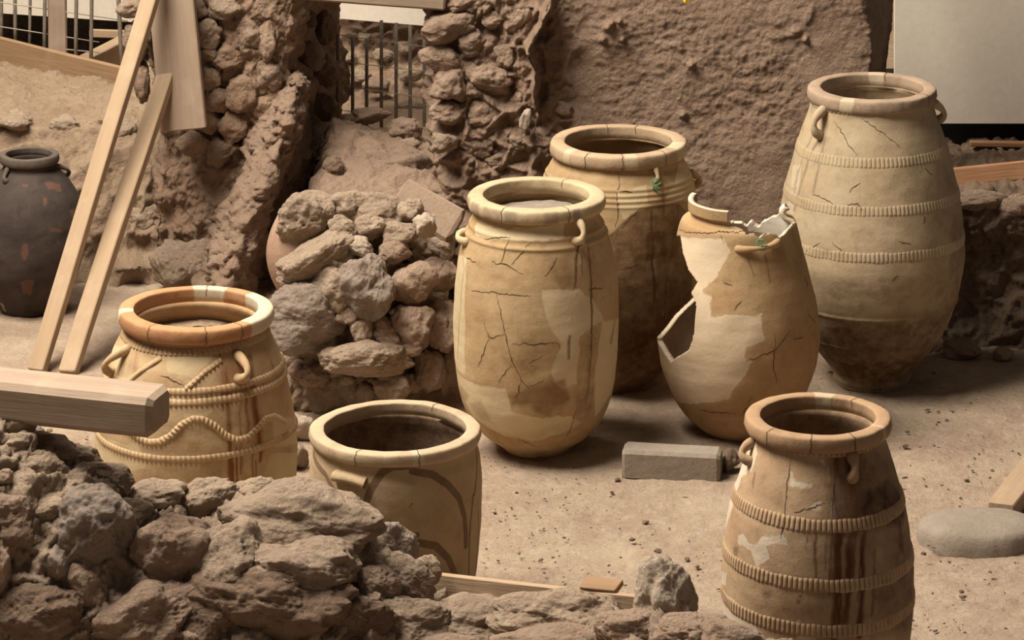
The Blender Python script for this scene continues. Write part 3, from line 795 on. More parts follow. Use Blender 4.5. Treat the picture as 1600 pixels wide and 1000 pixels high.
V = V.reshape(-1, 3); N_ = np.stack([np.tile(np.cos(ang_), 150), np.tile(np.sin(ang_), 150), np.zeros(150*90)], axis=1)
dd_ = 0.9*relief(V, 1.0, 1.6, .02, 14)+0.03*fbm(V*7+3, 3)
V = V+N_*dd_[:, None]
f = grid_faces(150, 90, True)[:, ::-1].tolist(); f.append(list(range(90)))
mk('ridge', V, f, M['plaster'], pil)
# ---- white boards behind
def panel(name, a, b, zt, label, Ya, Yb):
    p0, p1 = W(*a, Ya), W(*b, Yb); n = 40
    d = (p1-p0); L = np.linalg.norm(d[:2]); nrm = np.array([d[1], -d[0], 0])/L
    t = 0.03; V = []
    for off in (0, -t):
        for k in range(n):
            s = k/(n-1); q = p0+d*s+nrm*off
            V.append([q[0], q[1], q[2]]); V.append([q[0], q[1], zt])
    f = []
    for k in range(n-1):
        f.append([2*k, 2*k+2, 2*k+3, 2*k+1]); f.append([2*n+2*k+1, 2*n+2*k+3, 2*n+2*k+2, 2*n+2*k])
        f.append([2*k, 2*n+2*k, 2*n+2*k+2, 2*k+2]); f.append([2*k+1, 2*k+3, 2*n+2*k+3, 2*n+2*k+1])
    f.append([0, 1, 2*n+1, 2*n]); f.append([2*n-2, 4*n-2, 4*n-1, 2*n-1])
    o = mk(name, V, f, M['white'], smooth=False); return tag(o, label, 'panel', 'off-white wall panels')
panel('white_panel', (1398, 193), (1640, 193), 3.0, 'large plain off-white panel right of the plastered wall', 14.55, 14.55)
panel('white_panel.001', (505, 27), (672, 41), 2.6, 'narrow strip of off-white panel above the doorway railing', 15.6, 15.5)
panel('white_panel.002', (-40, 18), (245, 37), 2.6, 'off-white panel behind the iron railing at top left', 17.0, 16.8)
# black boards standing in for the shade in the gaps under the panels
def box(name, p, s, mat, parent=None, label=None, cat=None, kind=None):
    x, y, z = p; a, b, c = s
    V = [[x+i*a/2, y+j*b/2, z+k*c/2] for i in (-1, 1) for j in (-1, 1) for k in (-1, 1)]
    f = [[0, 1, 3, 2], [4, 6, 7, 5], [0, 4, 5, 1], [2, 3, 7, 6], [0, 2, 6, 4], [1, 5, 7, 3]]
    o = mk(name, V, f, M[mat], parent, smooth=False); return tag(o, label, cat, None, kind)
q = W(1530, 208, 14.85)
o = box('gap_shade_1', (q[0]+.1, 14.74, q[2]+.02), (1.3, .06, .5), 'black'); tag(o, kind='structure')
o = box('gap_shade_2', (-1.9, 17.6, .45), (2.2, .06, 1.2), 'black'); tag(o, kind='structure')
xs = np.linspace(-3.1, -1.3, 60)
o = surf('wall_rear_shade', sweep_sheet(xs, lambda x: [(16.0, .05), (16.7, .10), (17.2, .2), (17.5, 1.2)], 60), lambda Q, N: relief(Q, 1), M['dark_earth_and_shade'], origin=(-2, 17, .2)); tag(o, kind='structure')  # earth coloured near-black in place of the shade beneath the roof

# ================================================================== FOREGROUND RUBBLE WALL
def face_y(u, v, dy=0.0):
    lo = 9.2
    for Yq in np.arange(lo, 11.2, .01):
        x = (u-800)/F*Yq; p = fw_prof(x); ys_ = [a for a, b in p[:5]]; zs_ = [b for a, b in p[:5]]
        if Yq >= ys_[0] and zv(v, Yq) <= np.interp(Yq, ys_, zs_): return Yq+dy
    return yw((u-800)/F*10.2)+.06+dy
def yw(x):                       # the wall runs nearer to the camera towards the right
    return 10.40-0.75*float(sstep(-0.25, 0.65, np.array(x)))
TOPL = [(-60, 640), (0, 655), (60, 700), (120, 725), (200, 775), (300, 800), (400, 790), (500, 800), (570, 850), (640, 912), (700, 958), (800, 968), (900, 960), (980, 982), (1050, 980), (1120, 995), (1180, 1008), (1260, 1025)]
tu = np.array([q[0] for q in TOPL], float); tv = np.array([q[1] for q in TOPL], float)
fw = thing('rubble_wall', (-0.2, 9.9, 0), 'low wall of rough rubble stones across the foreground', 'wall')
def fw_prof(x):
    Yc = yw(x); u = 800+x*F/Yc; zt = W(u, float(np.interp(u, tu, tv))+8, Yc)[2]
    zt = max(zt, .12)
    return [(Yc-.42, -.03), (Yc-.34, zt*.30), (Yc-.26, zt*.62), (Yc-.17, zt*.88), (Yc-.03, zt), (Yc+.14, zt-.01), (Yc+.24, zt*.8), (Yc+.30, zt*.4), (Yc+.34, -.03)]
xs = np.linspace(-1.55, 0.78, 420)
core = surf('earth_core', sweep_sheet(xs, fw_prof, 200), lambda Q, N: relief(Q, 1.3, 1.3, 0.03, 11)+0.012*fbm(Q*16, 4, 2.1, .6, True), M['stone_tan'], fw)
FG = [ # u, v, w, h, dY, material, tilt
 (12, 662, 64, 62, -.02, 'stone_tan', 0), (58, 742, 92, 76, -.10, 'stone_tan', 0), (62, 697, 104, 38, .02, 'stone_tan', 5), (126, 716, 66, 34, .05, 'stone_tan', 0), (155, 752, 100, 52, 0, 'stone_tan', 5),
 (240, 772, 80, 36, .08, 'stone_tan', 0), (150, 830, 120, 134, -.10, 'stone_grey', 0), (256, 872, 112, 118, -.14, 'stone_pink', 0), (318, 786, 92, 60, .06, 'stone_tan', -25), (366, 882, 124, 130, -.14, 'stone_tan', 10),
 (18, 812, 90, 88, -.12, 'stone_pink', 0), (78, 792, 70, 36, -.03, 'stone_tan', 0), (92, 878, 50, 56, -.17, 'stone_grey', 0), (136, 914, 64, 72, -.18, 'stone_pink', 0), (225, 968, 150, 84, -.24, 'stone_pink', -25),
 (3, 892, 24, 84, -.22, 'stone_pink', 0), (466, 816, 222, 84, -.02, 'stone_tan', 4), (452, 890, 180, 84, -.10, 'stone_tan', 8), (430, 944, 190, 96, -.17, 'stone_dark_and_shaded', 0), (606, 864, 74, 84, .10, 'stone_grey', 8),
 (630, 908, 82, 60, .02, 'stone_tan', 15), (668, 890, 38, 42, .12, 'stone_tan', 0), (580, 914, 80, 62, -.06, 'stone_pink', 10), (722, 950, 92, 40, .02, 'stone_tan', -5), (640, 974, 150, 66, -.14, 'stone_tan', 0),
 (760, 980, 160, 64, -.12, 'stone_tan', 0), (872, 964, 190, 72, -.02, 'stone_tan', 0), (1042, 944, 88, 112, .02, 'stone_pale', -5), (990, 986, 100, 60, -.10, 'stone_pink', 0), (1085, 990, 120, 52, -.06, 'stone_pink', 5),
 (1150, 1000, 90, 44, -.02, 'stone_pink', 8), (540, 968, 130, 80, -.17, 'stone_dark_and_shaded', 0), (330, 965, 110, 90, -.22, 'stone_dark_and_shaded', 0), (60, 960, 130, 90, -.22, 'stone_dark_and_shaded', 0), (880, 1010, 180, 60, -.18, 'stone_pink', 0),
 (205, 800, 60, 40, .0, 'stone_tan', 0), (30, 700, 50, 40, .06, 'stone_tan', 0), (400, 770, 60, 40, .08, 'stone_tan', 0), (-40, 720, 70, 80, -.05, 'stone_tan', 0), (-40, 860, 80, 100, -.15, 'stone_dark_and_shaded', 0), (-30, 640, 50, 50, .0, 'stone_tan', 0),
 (290, 830, 60, 40, -.05, 'stone_tan', 0), (1220, 1020, 80, 40, -.05, 'stone_pink', 0), (700, 1010, 160, 60, -.2, 'stone_pink', 0)]
for u, v, w, h, dy, mt, tl in FG:
    x = (u-800)/F*10.2
    big = w*h > 4500
    stone(u, v, w*1.16, h*1.16, face_y(u, v, .03 if big else .015), mt, fw, sub=6 if big else 5, rough=1.05, dz=.9, tilt=tl, sharp=8, dmin=.74)  # the lowest stones carry the wall face's shade in their colour
rs = np.random.RandomState(9)
for k in range(30):                                   # small wedging stones between the big ones
    u = rs.uniform(-40, 1150); v = float(np.interp(u, tu, tv))+rs.uniform(5, 130)
    if v > 1030: continue
    s = rs.uniform(14, 34)
    d = v-float(np.interp(u, tu, tv))
    stone(u, v, s*1.2, s*.9, face_y(u, v, .005), ('stone_tan', 'stone_pink', 'stone_grey')[k % 3], fw, sub=4, dz=.9)

# ================================================================== CENTRE RUBBLE MOUND
md = thing('rubble_mound', G(570, 620), 'waist-high heap of earth and stones between the painted pot and the doorway', 'rubble')
nt_, nz_ = 200, 120
V = []
tt = np.linspace(0, 2*math.pi, nt_, endpoint=False); zz = np.linspace(0, 1, nz_)
cx, cy = W(570, 620, 13.12)[0], 13.12
for z in zz:
    r = (1-z**2.6)**0.5
    sx, sy = 0.315*(1-.10*z), 0.255*(1-.10*z)
    zz_ = z*0.66
    for a in tt: V.append([cx+sx*r*math.cos(a)*1.02, cy+sy*r*math.sin(a), zz_-0.03])
V = np.array(V)
N = V-np.array([cx, cy, .25]); N /= np.linalg.norm(N, axis=1)[:, None]
V = V+N*(relief(V, 1.3, 1.4, .03, 12)+.01*fbm(V*18, 3, 2.1, .6, True))[:, None]
f = grid_faces(nz_, nt_, True).tolist(); f.append([(nz_-1)*nt_+k for k in range(nt_)])
mk('earth_core', V, f, M['stone_tan'], md)
MS = [(484, 340, 96, 88, 12.98, 'stone_tan', 0), (492, 404, 118, 56, 12.86, 'stone_tan', -28), (474, 497, 130, 92, 12.80, 'stone_grey', 10), (520, 452, 58, 66, 12.80, 'stone_tan', 0), (576, 452, 74, 100, 12.78, 'stone_grey', 5),
      (592, 330, 90, 54, 13.0, 'stone_tan', 5), (545, 322, 60, 50, 13.0, 'stone_tan', 0), (622, 366, 56, 34, 12.92, 'stone_tan', 5), (664, 356, 32, 36, 12.9, 'stone_pale', 0), (560, 386, 40, 26, 12.84, 'stone_pale', 20), (648, 446, 64, 56, 12.84, 'stone_pink', 0),
      (648, 508, 60, 62, 12.80, 'stone_pink', 0), (692, 508, 48, 70, 12.88, 'stone_pink', 0), (572, 564, 116, 58, 12.74, 'stone_tan', 4), (614, 606, 58, 44, 12.76, 'stone_tan', 0), (668, 578, 46, 62, 12.84, 'stone_pink', 0),
      (490, 588, 44, 40, 12.84, 'stone_pink', 0), (540, 490, 36, 34, 12.78, 'stone_tan', 0), (616, 394, 46, 34, 12.88, 'stone_pink', 0), (688, 430, 50, 44, 12.92, 'stone_pink', 0), (690, 390, 40, 40, 13.0, 'stone_tan', 0), (520, 412, 36, 34, 12.84, 'stone_tan', 0),
      (562, 512, 32, 50, 12.78, 'stone_tan', 0), (605, 520, 60, 46, 12.80, 'stone_pink', 0), (536, 360, 46, 40, 12.92, 'stone_tan', 20), (580, 355, 44, 30, 12.92, 'stone_tan', 0), (640, 330, 40, 40, 13.0, 'stone_tan', 0), (700, 570, 40, 80, 12.92, 'stone_pink', 0), (640, 540, 44, 36, 12.78, 'stone_pink', 0), (455, 440, 50, 36, 12.92, 'stone_tan', 20)]
for u, v, w, h, Y, mt, tl in MS:
    stone(u, v, w*1.1, h*1.1, Y+.03, mt, md, sub=6 if w*h > 5000 else 5, rough=1.15, dz=.9, tilt=tl, sharp=10, dmin=.68)
for k in range(75):
    u, v = rs.uniform(450, 705), rs.uniform(320, 625); s = rs.uniform(10, 34)
    stone(u, v, s*1.25, s, 13.02-.19*(v-330)/290+.10*((u-575)/130)**2, ('stone_tan', 'stone_pink', 'stone_tan')[k % 3], md, sub=4, dz=.9)

# ================================================================== JARS
CM = {}
CM['mid'] = clay_mat('clay_cream', (.50, .37, .215), (.37, .24, .12), (.61, .49, .31), (.20, .115, .05), (.13, .08, .045))
CM['mid_rim'] = clay_mat('clay_cream_rim', (.54, .43, .28), (.46, .35, .21), (.58, .48, .31), (.24, .17, .12), (.2, .1, .05), .2)
CM['back'] = clay_mat('clay_brown', (.44, .31, .175), (.36, .24, .125), (.54, .42, .25), (.115, .058, .024), (.09, .045, .02))
CM['back_rim'] = clay_mat('clay_brown_rim', (.47, .34, .22), (.40, .28, .175), (.56, .45, .30), (.2, .12, .07), (.2, .1, .05), .2)
CM['broken'] = clay_mat('clay_mended', (.44, .31, .175), (.36, .235, .12), (.64, .51, .36), (.33, .185, .08), (.2, .11, .06))
CM['front'] = clay_mat('clay_ochre', (.50, .365, .235), (.39, .25, .145), (.66, .55, .42), (.075, .040, .022), (.11, .036, .018))
CM['front_rim'] = clay_mat('clay_ochre_rim', (.43, .28, .17), (.36, .225, .13), (.55, .42, .28), (.2, .1, .05), (.2, .1, .05), .25)
CM['bowl'] = clay_mat('clay_buff', (.45, .335, .21), (.39, .28, .165), (.52, .43, .28), (.115, .065, .042), (.2, .1, .05), .22, (.115, .062, .035))
CM['bowl_rim'] = clay_mat('clay_buff_rim', (.50, .39, .26), (.43, .31, .20), (.54, .44, .30), (.2, .1, .05), (.2, .1, .05), .25)
CM['left'] = clay_mat('clay_rope', (.53, .385, .235), (.44, .295, .16), (.60, .465, .28), (.32, .17, .07), (.19, .062, .022))
CM['left_rim'] = clay_mat('clay_rope_rim', (.50, .27, .14), (.40, .20, .095), (.60, .50, .36), (.2, .1, .05), (.2, .1, .05), .25)
CM['far'] = clay_mat('clay_tall', (.47, .375, .25), (.40, .30, .185), (.55, .45, .32), (.095, .05, .024), (.25, .18, .12), .3)
CM['far_rim'] = clay_mat('clay_tall_rim', (.42, .31, .22), (.33, .235, .165), (.55, .44, .31), (.2, .1, .05), (.2, .1, .05), .3)
CM['black'] = clay_mat('clay_black', (.085, .064, .054), (.042, .031, .027), (.135, .07, .048), (.02, .012, .01), (.02, .01, .01), .3)
CM['black_rim'] = clay_mat('clay_black_rim', (.13, .10, .08), (.09, .07, .055), (.18, .1, .07), (.02, .012, .01), (.02, .01, .01), .3)

# ---- tall cream jar in the middle
A = jar('storage_jar', 'cream cracked storage jar with tapering foot, centre, beside the rubble mound', 838, 701,
        [(330, 98), (345, 103), (362, 110), (400, 121), (450, 127), (500, 129), (550, 127.5), (600, 121), (640, 108), (672, 84), (688, 62), (697, 50), (701, 47)], (303, 107, 82, 20), CM['mid'], CM['mid_rim'],
        dict(crack=[[(756, 373), (798, 370)], [(796, 370), (782, 413)], [(830, 378), (797, 415)], [(768, 408), (795, 416), (817, 430)], [(871, 403), (850, 434)], [(737, 454), (775, 457), (831, 463)],
                    [(775, 460), (786, 504), (794, 537), (802, 568), (815, 594), (826, 606)], [(756, 504), (765, 528), (791, 521)], [(765, 528), (749, 573)], [(800, 570), (779, 598)], [(815, 594), (807, 622)],
                    [(826, 606), (850, 596)], [(824, 568), (847, 556)], [(920, 453), (944, 450)], [(800, 537), (871, 535), (876, 544)], [(810, 687), (836, 697)], [(921, 401), (924, 460), (924, 523), (918, 617)], [(727, 400), (745, 411)], [(900, 640), (880, 690)]],
             drip=[([(905, 378), (898, 450)], 5, .9), ([(921, 385), (924, 450), (924, 520)], 4, .8), ([(890, 525), (888, 560)], 5, .7), ([(912, 400), (910, 430)], 3, .7), ([(920, 560), (916, 630)], 6, .5), ([(733, 345), (726, 420), (716, 560)], 5, .4), ([(961, 500), (955, 535)], 8, .5)],
             dark=[([(862, 405), (888, 398), (897, 440), (880, 455), (862, 430)], .012, .55), ([(795, 618), (830, 603), (882, 592), (890, 625), (870, 635), (858, 650), (835, 645), (830, 632), (800, 632)], .010, .8),
                   ([(898, 612), (930, 600), (925, 640), (900, 650)], .012, .55), ([(740, 480), (850, 455), (850, 500), (800, 540), (740, 540)], .03, .22), ([(720, 600), (735, 618), (728, 628), (718, 612)], .008, .5), ([(735, 630), (752, 625), (770, 660), (750, 655)], .01, .35), ([(780, 680), (920, 640), (900, 690), (820, 712)], .02, .35), ([(805, 520), (860, 510), (880, 560), (820, 590), (790, 560)], .02, .35)],
             cream=[[(708, 575), (790, 607), (800, 640), (840, 655), (890, 652), (905, 660), (830, 690), (790, 680), (740, 650)], [(845, 452), (905, 455), (930, 470), (945, 500), (925, 510), (900, 530), (880, 540), (860, 520), (850, 490)], [(940, 500), (968, 500), (962, 590), (930, 650), (926, 600)],
                    [(706, 400), (730, 400), (728, 590), (710, 560)], [(745, 350), (880, 350), (880, 372), (745, 366)], [(880, 520), (905, 520), (900, 600), (880, 610), (860, 580)]],
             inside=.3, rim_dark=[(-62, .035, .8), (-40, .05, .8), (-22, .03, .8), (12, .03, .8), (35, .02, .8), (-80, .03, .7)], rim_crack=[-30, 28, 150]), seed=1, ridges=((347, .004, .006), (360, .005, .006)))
handle(A, (899, 342), (899, 378), .052, .0115, CM['mid_rim']); handle(A, (731, 378), (720, 362), .032, .011, CM['mid_rim'])
twine(A, (722, 366), .014)
fill(A, .065, M['stone_smooth'])

# ---- brown jar behind it
Bj = jar('storage_jar.001', 'storage jar with a large dark brown lower body, behind the cream jar', 966, 605,
         [(246, 102), (258, 108), (272, 114), (300, 121), (340, 125), (400, 126), (450, 122), (500, 113), (540, 98), (572, 75), (592, 56), (605, 50)], (219, 107, 84, 21), CM['back'], CM['back_rim'],
         dict(crack=[[(966, 240), (968, 290), (963, 300), (966, 340), (961, 356)], [(966, 298), (990, 300)], [(970, 355), (1000, 325)], [(1017, 400), (1022, 475)], [(1040, 430), (1036, 520)], [(975, 420), (1000, 412)]],
              dark=[([(900, 385), (955, 365), (985, 335), (1020, 318), (1060, 318), (1076, 336), (1085, 400), (1078, 480), (1050, 560), (1010, 640), (900, 640)], .003, .82), ([(960, 500), (1060, 480), (1040, 640), (900, 640)], .08, 1.0), ([(1000, 355), (1040, 350), (1050, 400), (1000, 420)], .03, 1.0)],
              cream=[[(1018, 403), (1024, 403), (1024, 428), (1018, 428)], [(1042, 412), (1056, 398), (1060, 362), (1072, 356), (1070, 400), (1057, 432), (1048, 437)], [(1022, 452), (1028, 452), (1028, 462), (1022, 462)], [(1060, 255), (1085, 255), (1092, 318), (1040, 310)], [(960, 300), (1010, 290), (1010, 318), (975, 340)]],
              drip=[([(1017, 330), (1022, 470)], 5, .8), ([(1035, 300), (1036, 330)], 8, .5)], inside=.3, rim_cream=[(-50, .018), (70, .05), (10, .02)], rim_crack=[-30, 2, 42, 160, 190]), seed=2, ridges=((268, .004, .006), (276, .004, .005), (284, .004, .005), (292, .003, .005)))
handle(Bj, (1023, 262), (1025, 284), .026, .009, CM['back_rim']); twine(Bj, (1022, 288), .022)
handle(Bj, (1081, 270), (1087, 290), .026, .012, CM['back'])

# ---- broken jar
def cutC(px, py, front, ctr):
    P2 = np.stack([px, py], axis=1)
    fr = poly_sdf(P2, [(1000, 366), (1063, 368), (1067, 395), (1076, 422), (1090, 441), (1080, 458), (1088, 474), (1086, 500), (1083, 530), (1076, 548), (1062, 556), (1048, 566), (1038, 552), (1024, 528), (1000, 520)]) > 0
    bk = poly_sdf(P2, [(1000, 360), (1062, 366), (1135, 380), (1140, 410), (1085, 463), (1055, 492), (1040, 512), (1026, 528), (1000, 532)]) > 0
    n = 3.0*pn(np.stack([px*.13, py*.13, 0*px], axis=1))
    top_f = np.interp(px, [1050, 1132, 1137, 1150, 1160, 1166, 1178, 1186, 1192, 1212, 1218, 1226, 1236, 1246], [0, 0, 352, 354, 358, 366, 365, 373, 367, 364, 372, 366, 352, 344])
    top_b = np.interp(px, [1050, 1078, 1082, 1134, 1140, 1152, 1168, 1176, 1186, 1196, 1206, 1218, 1232, 1244], [0, 0, 322, 332, 345, 344, 349, 343, 352, 343, 338, 334, 322, 338])
    return np.where(front, fr | (py < top_f+n), bk | (py < top_b+n))
Cj = jar('broken_jar', 'broken mended jar with a gaping hole in its left side and jagged top', 1154, 676,
         [(313, 75), (318, 79), (326, 79), (331, 73), (337, 76), (342, 87), (347, 90), (366, 95), (400, 104), (440, 115), (480, 122.5), (520, 126), (560, 122), (600, 110), (640, 88), (662, 66), (676, 49)], (307, 75, 60, 4), CM['broken'], None,
         dict(cream=[[(1040, 366), (1130, 372), (1140, 395), (1120, 430), (1100, 455), (1112, 462), (1110, 495), (1150, 490), (1190, 490), (1195, 530), (1165, 545), (1162, 560), (1175, 565), (1145, 610), (1140, 625), (1095, 630), (1060, 630), (1020, 580), (1010, 450)]],
              dark=[([(1095, 632), (1180, 622), (1165, 652), (1100, 650)], .006, .75), ([(1168, 548), (1200, 530), (1290, 500), (1280, 600), (1240, 640), (1140, 640), (1178, 565)], .012, .6), ([(1110, 462), (1160, 450), (1150, 485), (1112, 494)], .006, .3), ([(1200, 380), (1290, 360), (1290, 520), (1200, 520)], .06, .3), ([(1060, 343), (1130, 345), (1130, 358), (1062, 362)], .008, .5), ([(1100, 655), (1180, 655), (1160, 690), (1110, 690)], .01, .4)],
              drip=[([(1170, 405), (1178, 432)], 4, .8), ([(1196, 400), (1202, 440)], 5, .8), ([(1258, 435), (1262, 445)], 6, .6)],
              crack=[[(1146, 486), (1158, 470)], [(1210, 520), (1208, 570), (1215, 600)], [(1165, 565), (1210, 548), (1235, 515)], [(1262, 490), (1273, 505)], [(1176, 620), (1160, 650)], [(1130, 440), (1145, 447)], [(1125, 368), (1130, 380)], [(1240, 530), (1255, 525)], [(1095, 641), (1150, 646)], [(1062, 358), (1130, 362), (1185, 360)]]), seed=3, nth=460, nz=300, cut=cutC)
sm = Cj.body.modifiers.new('thickness', 'SOLIDIFY'); sm.thickness = 0.018; sm.offset = -1
for k in ('lining', 'edge', None, 'white', 'edge'): Cj.body.data.materials.append(M[k] if k else CM['broken'])
sm.material_offset = 1; sm.material_offset_rim = 2
for p_ in Cj.body.data.polygons:                      # the far right of the shoulder is lined with fresh white plaster
    c_ = p_.center
    if c_.z > Cj.zt*.80 and c_.x > .045: p_.material_index = 3
handle(Cj, (1152, 390), (1216, 378), .024, .0105, CM['broken'], 'lug_handle'); twine(Cj, (1187, 382), .02)

# ---- front right jar with notched bands
D = jar('storage_jar.002', 'ochre barrel-shaped jar with notched bands and dark red runs, front right', 1278, 1110,
        [(676, 103), (700, 110), (740, 124), (790, 139), (840, 147), (890, 151), (940, 150), (990, 145), (1040, 132), (1075, 112), (1100, 90), (1110, 80)], (648, 114, 90, 23), CM['front'], CM['front_rim'],
        dict(cream=[[(1153, 705), (1180, 695), (1182, 709), (1174, 735), (1157, 741), (1140, 800), (1128, 840), (1124, 830), (1135, 780)], [(1233, 736), (1239, 733), (1243, 752), (1266, 755), (1252, 760), (1235, 758)], [(1266, 791), (1280, 786), (1280, 793), (1270, 796)],
                    [(1153, 840), (1161, 836), (1168, 850), (1184, 852), (1192, 836), (1225, 832), (1233, 852), (1196, 852), (1205, 875), (1186, 877), (1182, 885), (1172, 857), (1153, 846)], [(1321, 844), (1335, 843), (1336, 856), (1323, 856)], [(1285, 893), (1297, 896), (1287, 898)],
                    [(1285, 713), (1297, 733), (1295, 750), (1289, 729), (1282, 721)], [(1243, 971), (1247, 969), (1252, 984), (1272, 984), (1272, 998), (1246, 998)], [(1250, 702), (1284, 704), (1284, 712), (1250, 711)], [(1125, 895), (1135, 890), (1132, 915), (1126, 910)], [(1122, 940), (1150, 960), (1180, 975), (1185, 1000), (1130, 985)], [(1298, 785), (1305, 785), (1304, 810), (1298, 810)]],
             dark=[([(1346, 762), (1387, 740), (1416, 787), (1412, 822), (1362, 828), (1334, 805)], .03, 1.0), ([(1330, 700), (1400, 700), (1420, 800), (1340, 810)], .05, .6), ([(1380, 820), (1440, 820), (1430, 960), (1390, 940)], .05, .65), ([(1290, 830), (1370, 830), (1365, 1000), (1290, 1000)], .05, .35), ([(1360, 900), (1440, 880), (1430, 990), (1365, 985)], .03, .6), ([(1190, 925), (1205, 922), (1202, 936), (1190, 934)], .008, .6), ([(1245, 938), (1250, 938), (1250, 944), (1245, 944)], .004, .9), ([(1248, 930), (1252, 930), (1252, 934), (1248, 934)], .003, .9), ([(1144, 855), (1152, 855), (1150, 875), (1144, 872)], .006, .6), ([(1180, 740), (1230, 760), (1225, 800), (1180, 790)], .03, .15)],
             drip=[([(1307, 706), (1309, 820), (1304, 995)], 15, .8), ([(1328, 725), (1330, 820), (1321, 970)], 13, .8), ([(1274, 832), (1276, 910)], 5, .8), ([(1350, 800), (1343, 995)], 10, .8), ([(1292, 840), (1290, 890)], 4, .7), ([(1179, 740), (1176, 760)], 5, .6), ([(1400, 780), (1410, 860)], 14, .5), ([(1316, 706), (1318, 760), (1317, 830)], 16, .7), ([(1299, 830), (1297, 930)], 5, .8), ([(1313, 840), (1312, 990)], 7, .8), ([(1336, 830), (1333, 900)], 5, .7), ([(1262, 820), (1261, 860)], 3, .6), ([(1368, 860), (1362, 960)], 8, .6)],
             stain=[([(1295, 705), (1345, 700), (1348, 830), (1300, 830)], .03, .75)],
             crack=[[(1237, 713), (1230, 760), (1227, 807)], [(1304, 720), (1300, 810)], [(1228, 815), (1220, 840)], [(1345, 860), (1340, 940)], [(1240, 800), (1290, 785)]], inside=.55, rim_crack=[-48, -10, 25, 140], rim_cream=[(170, .03), (60, .01)]), seed=4)
for y, hz in ((820, .0145), (914, .0150), (985, .015)): ring(D, y, 1272, hz*1.3, .0050, .0140, CM['front'], depth=.95, notch=True)
ring(D, 707, 1262, .009, .006, .0150, CM['front'], depth=.9, notch=True)
handle(D, (1331, 710), (1331, 748), .022, .014, CM['front_rim']); handle(D, (1176, 690), (1171, 722), .034, .012, CM['front'])

# ---- painted pot
E = jar('painted_pot', 'wide-mouthed buff pot painted with brown arches, behind the foreground rubble', 617, 962,
        [(692, 127), (715, 132), (760, 135), (810, 134.5), (860, 131), (900, 126), (930, 117), (950, 106), (962, 98)], (667, 134, 112, 19), CM['bowl'], CM['bowl_rim'],
        dict(stripe=[([(490, 708), (508, 741), (523, 769), (540, 800)], 9), ([(567, 794), (582, 760), (598, 737), (614, 729), (636, 728)], 12), ([(644, 736), (675, 741), (700, 757), (719, 779), (727, 808), (729, 853)], 11), ([(743, 700), (742, 772)], 6), ([(740, 773), (735, 824), (732, 905)], 5), ([(748, 800), (742, 905)], 4), ([(655, 848), (681, 853), (700, 872), (712, 900)], 12), ([(628, 843), (652, 836)], 9)],
             dark=[([(480, 850), (760, 850), (760, 900), (480, 900)], .08, .12), ([(540, 700), (700, 715), (700, 725), (540, 715)], .02, .0)],
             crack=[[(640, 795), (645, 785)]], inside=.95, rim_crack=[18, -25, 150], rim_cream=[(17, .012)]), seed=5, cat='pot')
cord(E, E.uv([(520, 742), (545, 744), (560, 750), (578, 757)]), .016, .022, 10.0, CM['bowl'], 'lug', depth=0)

# ---- rope-banded jar, left
Fj = jar('storage_jar.003', 'squat jar with raised rope bands and an orange rim, behind the timber beam', 306, 845,
         [(508, 108), (525, 118), (545, 129), (580, 141), (620, 150), (660, 156), (700, 158.5), (740, 157), (780, 148), (815, 128), (835, 108), (845, 96)], (480, 121.5, 98, 22), CM['left'], CM['left_rim'],
         dict(cream=[[(426, 654), (468, 648), (466, 695), (429, 699)], [(422, 709), (466, 702), (460, 760), (409, 753)], [(262, 558), (330, 553), (303, 590), (262, 580)], [(280, 640), (330, 640), (320, 660), (290, 670)], [(140, 680), (215, 690), (230, 730), (160, 740)], [(170, 540), (215, 540), (205, 590), (185, 600)]],
              dark=[([(223, 590), (249, 580), (290, 597), (276, 607), (228, 607)], .008, .4), ([(276, 682), (317, 692), (310, 705), (252, 709)], .01, .4), ([(390, 530), (440, 530), (460, 640), (400, 620)], .05, .35), ([(290, 740), (350, 735), (350, 765), (290, 765)], .015, .4), ([(395, 560), (420, 560), (430, 800), (400, 800)], .03, .3)],
              drip=[([(354, 575), (358, 668), (364, 770)], 11, .75), ([(388, 560), (398, 634), (409, 702)], 15, .7), ([(375, 634), (378, 740)], 5, .8), ([(395, 709), (397, 770)], 5, .8), ([(362, 700), (366, 760)], 4, .8), ([(402, 640), (408, 720)], 6, .8), ([(347, 560), (349, 640)], 6, .6), ([(383, 600), (389, 690)], 8, .8), ([(370, 690), (371, 770)], 3, .9), ([(401, 720), (403, 760)], 3, .9)],
              stain=[([(346, 556), (378, 552), (392, 593), (385, 620), (351, 620), (343, 583)], .02, .6), ([(190, 545), (215, 545), (215, 580), (190, 590)], .015, .35)],
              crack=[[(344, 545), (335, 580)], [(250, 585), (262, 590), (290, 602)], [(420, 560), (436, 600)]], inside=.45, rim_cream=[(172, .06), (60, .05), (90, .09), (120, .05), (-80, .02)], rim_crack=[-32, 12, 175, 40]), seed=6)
cm = CM['left']
ring(Fj, 549, 290, .0115, .0085, .0150, cm, depth=.6, slant=.22)
ring(Fj, 611, 300, .0110, .0085, .0150, cm, depth=.6, slant=.22); ring(Fj, 628, 300, .0110, .0085, .0150, cm, depth=.6, slant=.22)
ring(Fj, 717, 300, .0110, .0085, .0150, cm, depth=.6, slant=.22)
cord(Fj, Fj.uv([(150, 668), (168, 656), (185, 658), (200, 670), (215, 684), (232, 691), (250, 690), (268, 680), (285, 662), (302, 654), (318, 655), (335, 665), (352, 680), (370, 688), (388, 684), (402, 670), (415, 655), (430, 650), (448, 660)]), .0110, .0095, .0140, cm, depth=.6, slant=.22)
cord(Fj, Fj.uv([(346, 560), (320, 580), (290, 607)]), .0075, .009, .014, cm, depth=.55)
cord(Fj, Fj.uv([(256, 556), (225, 575), (198, 598)]), .0085, .009, .06, cm, depth=.3)
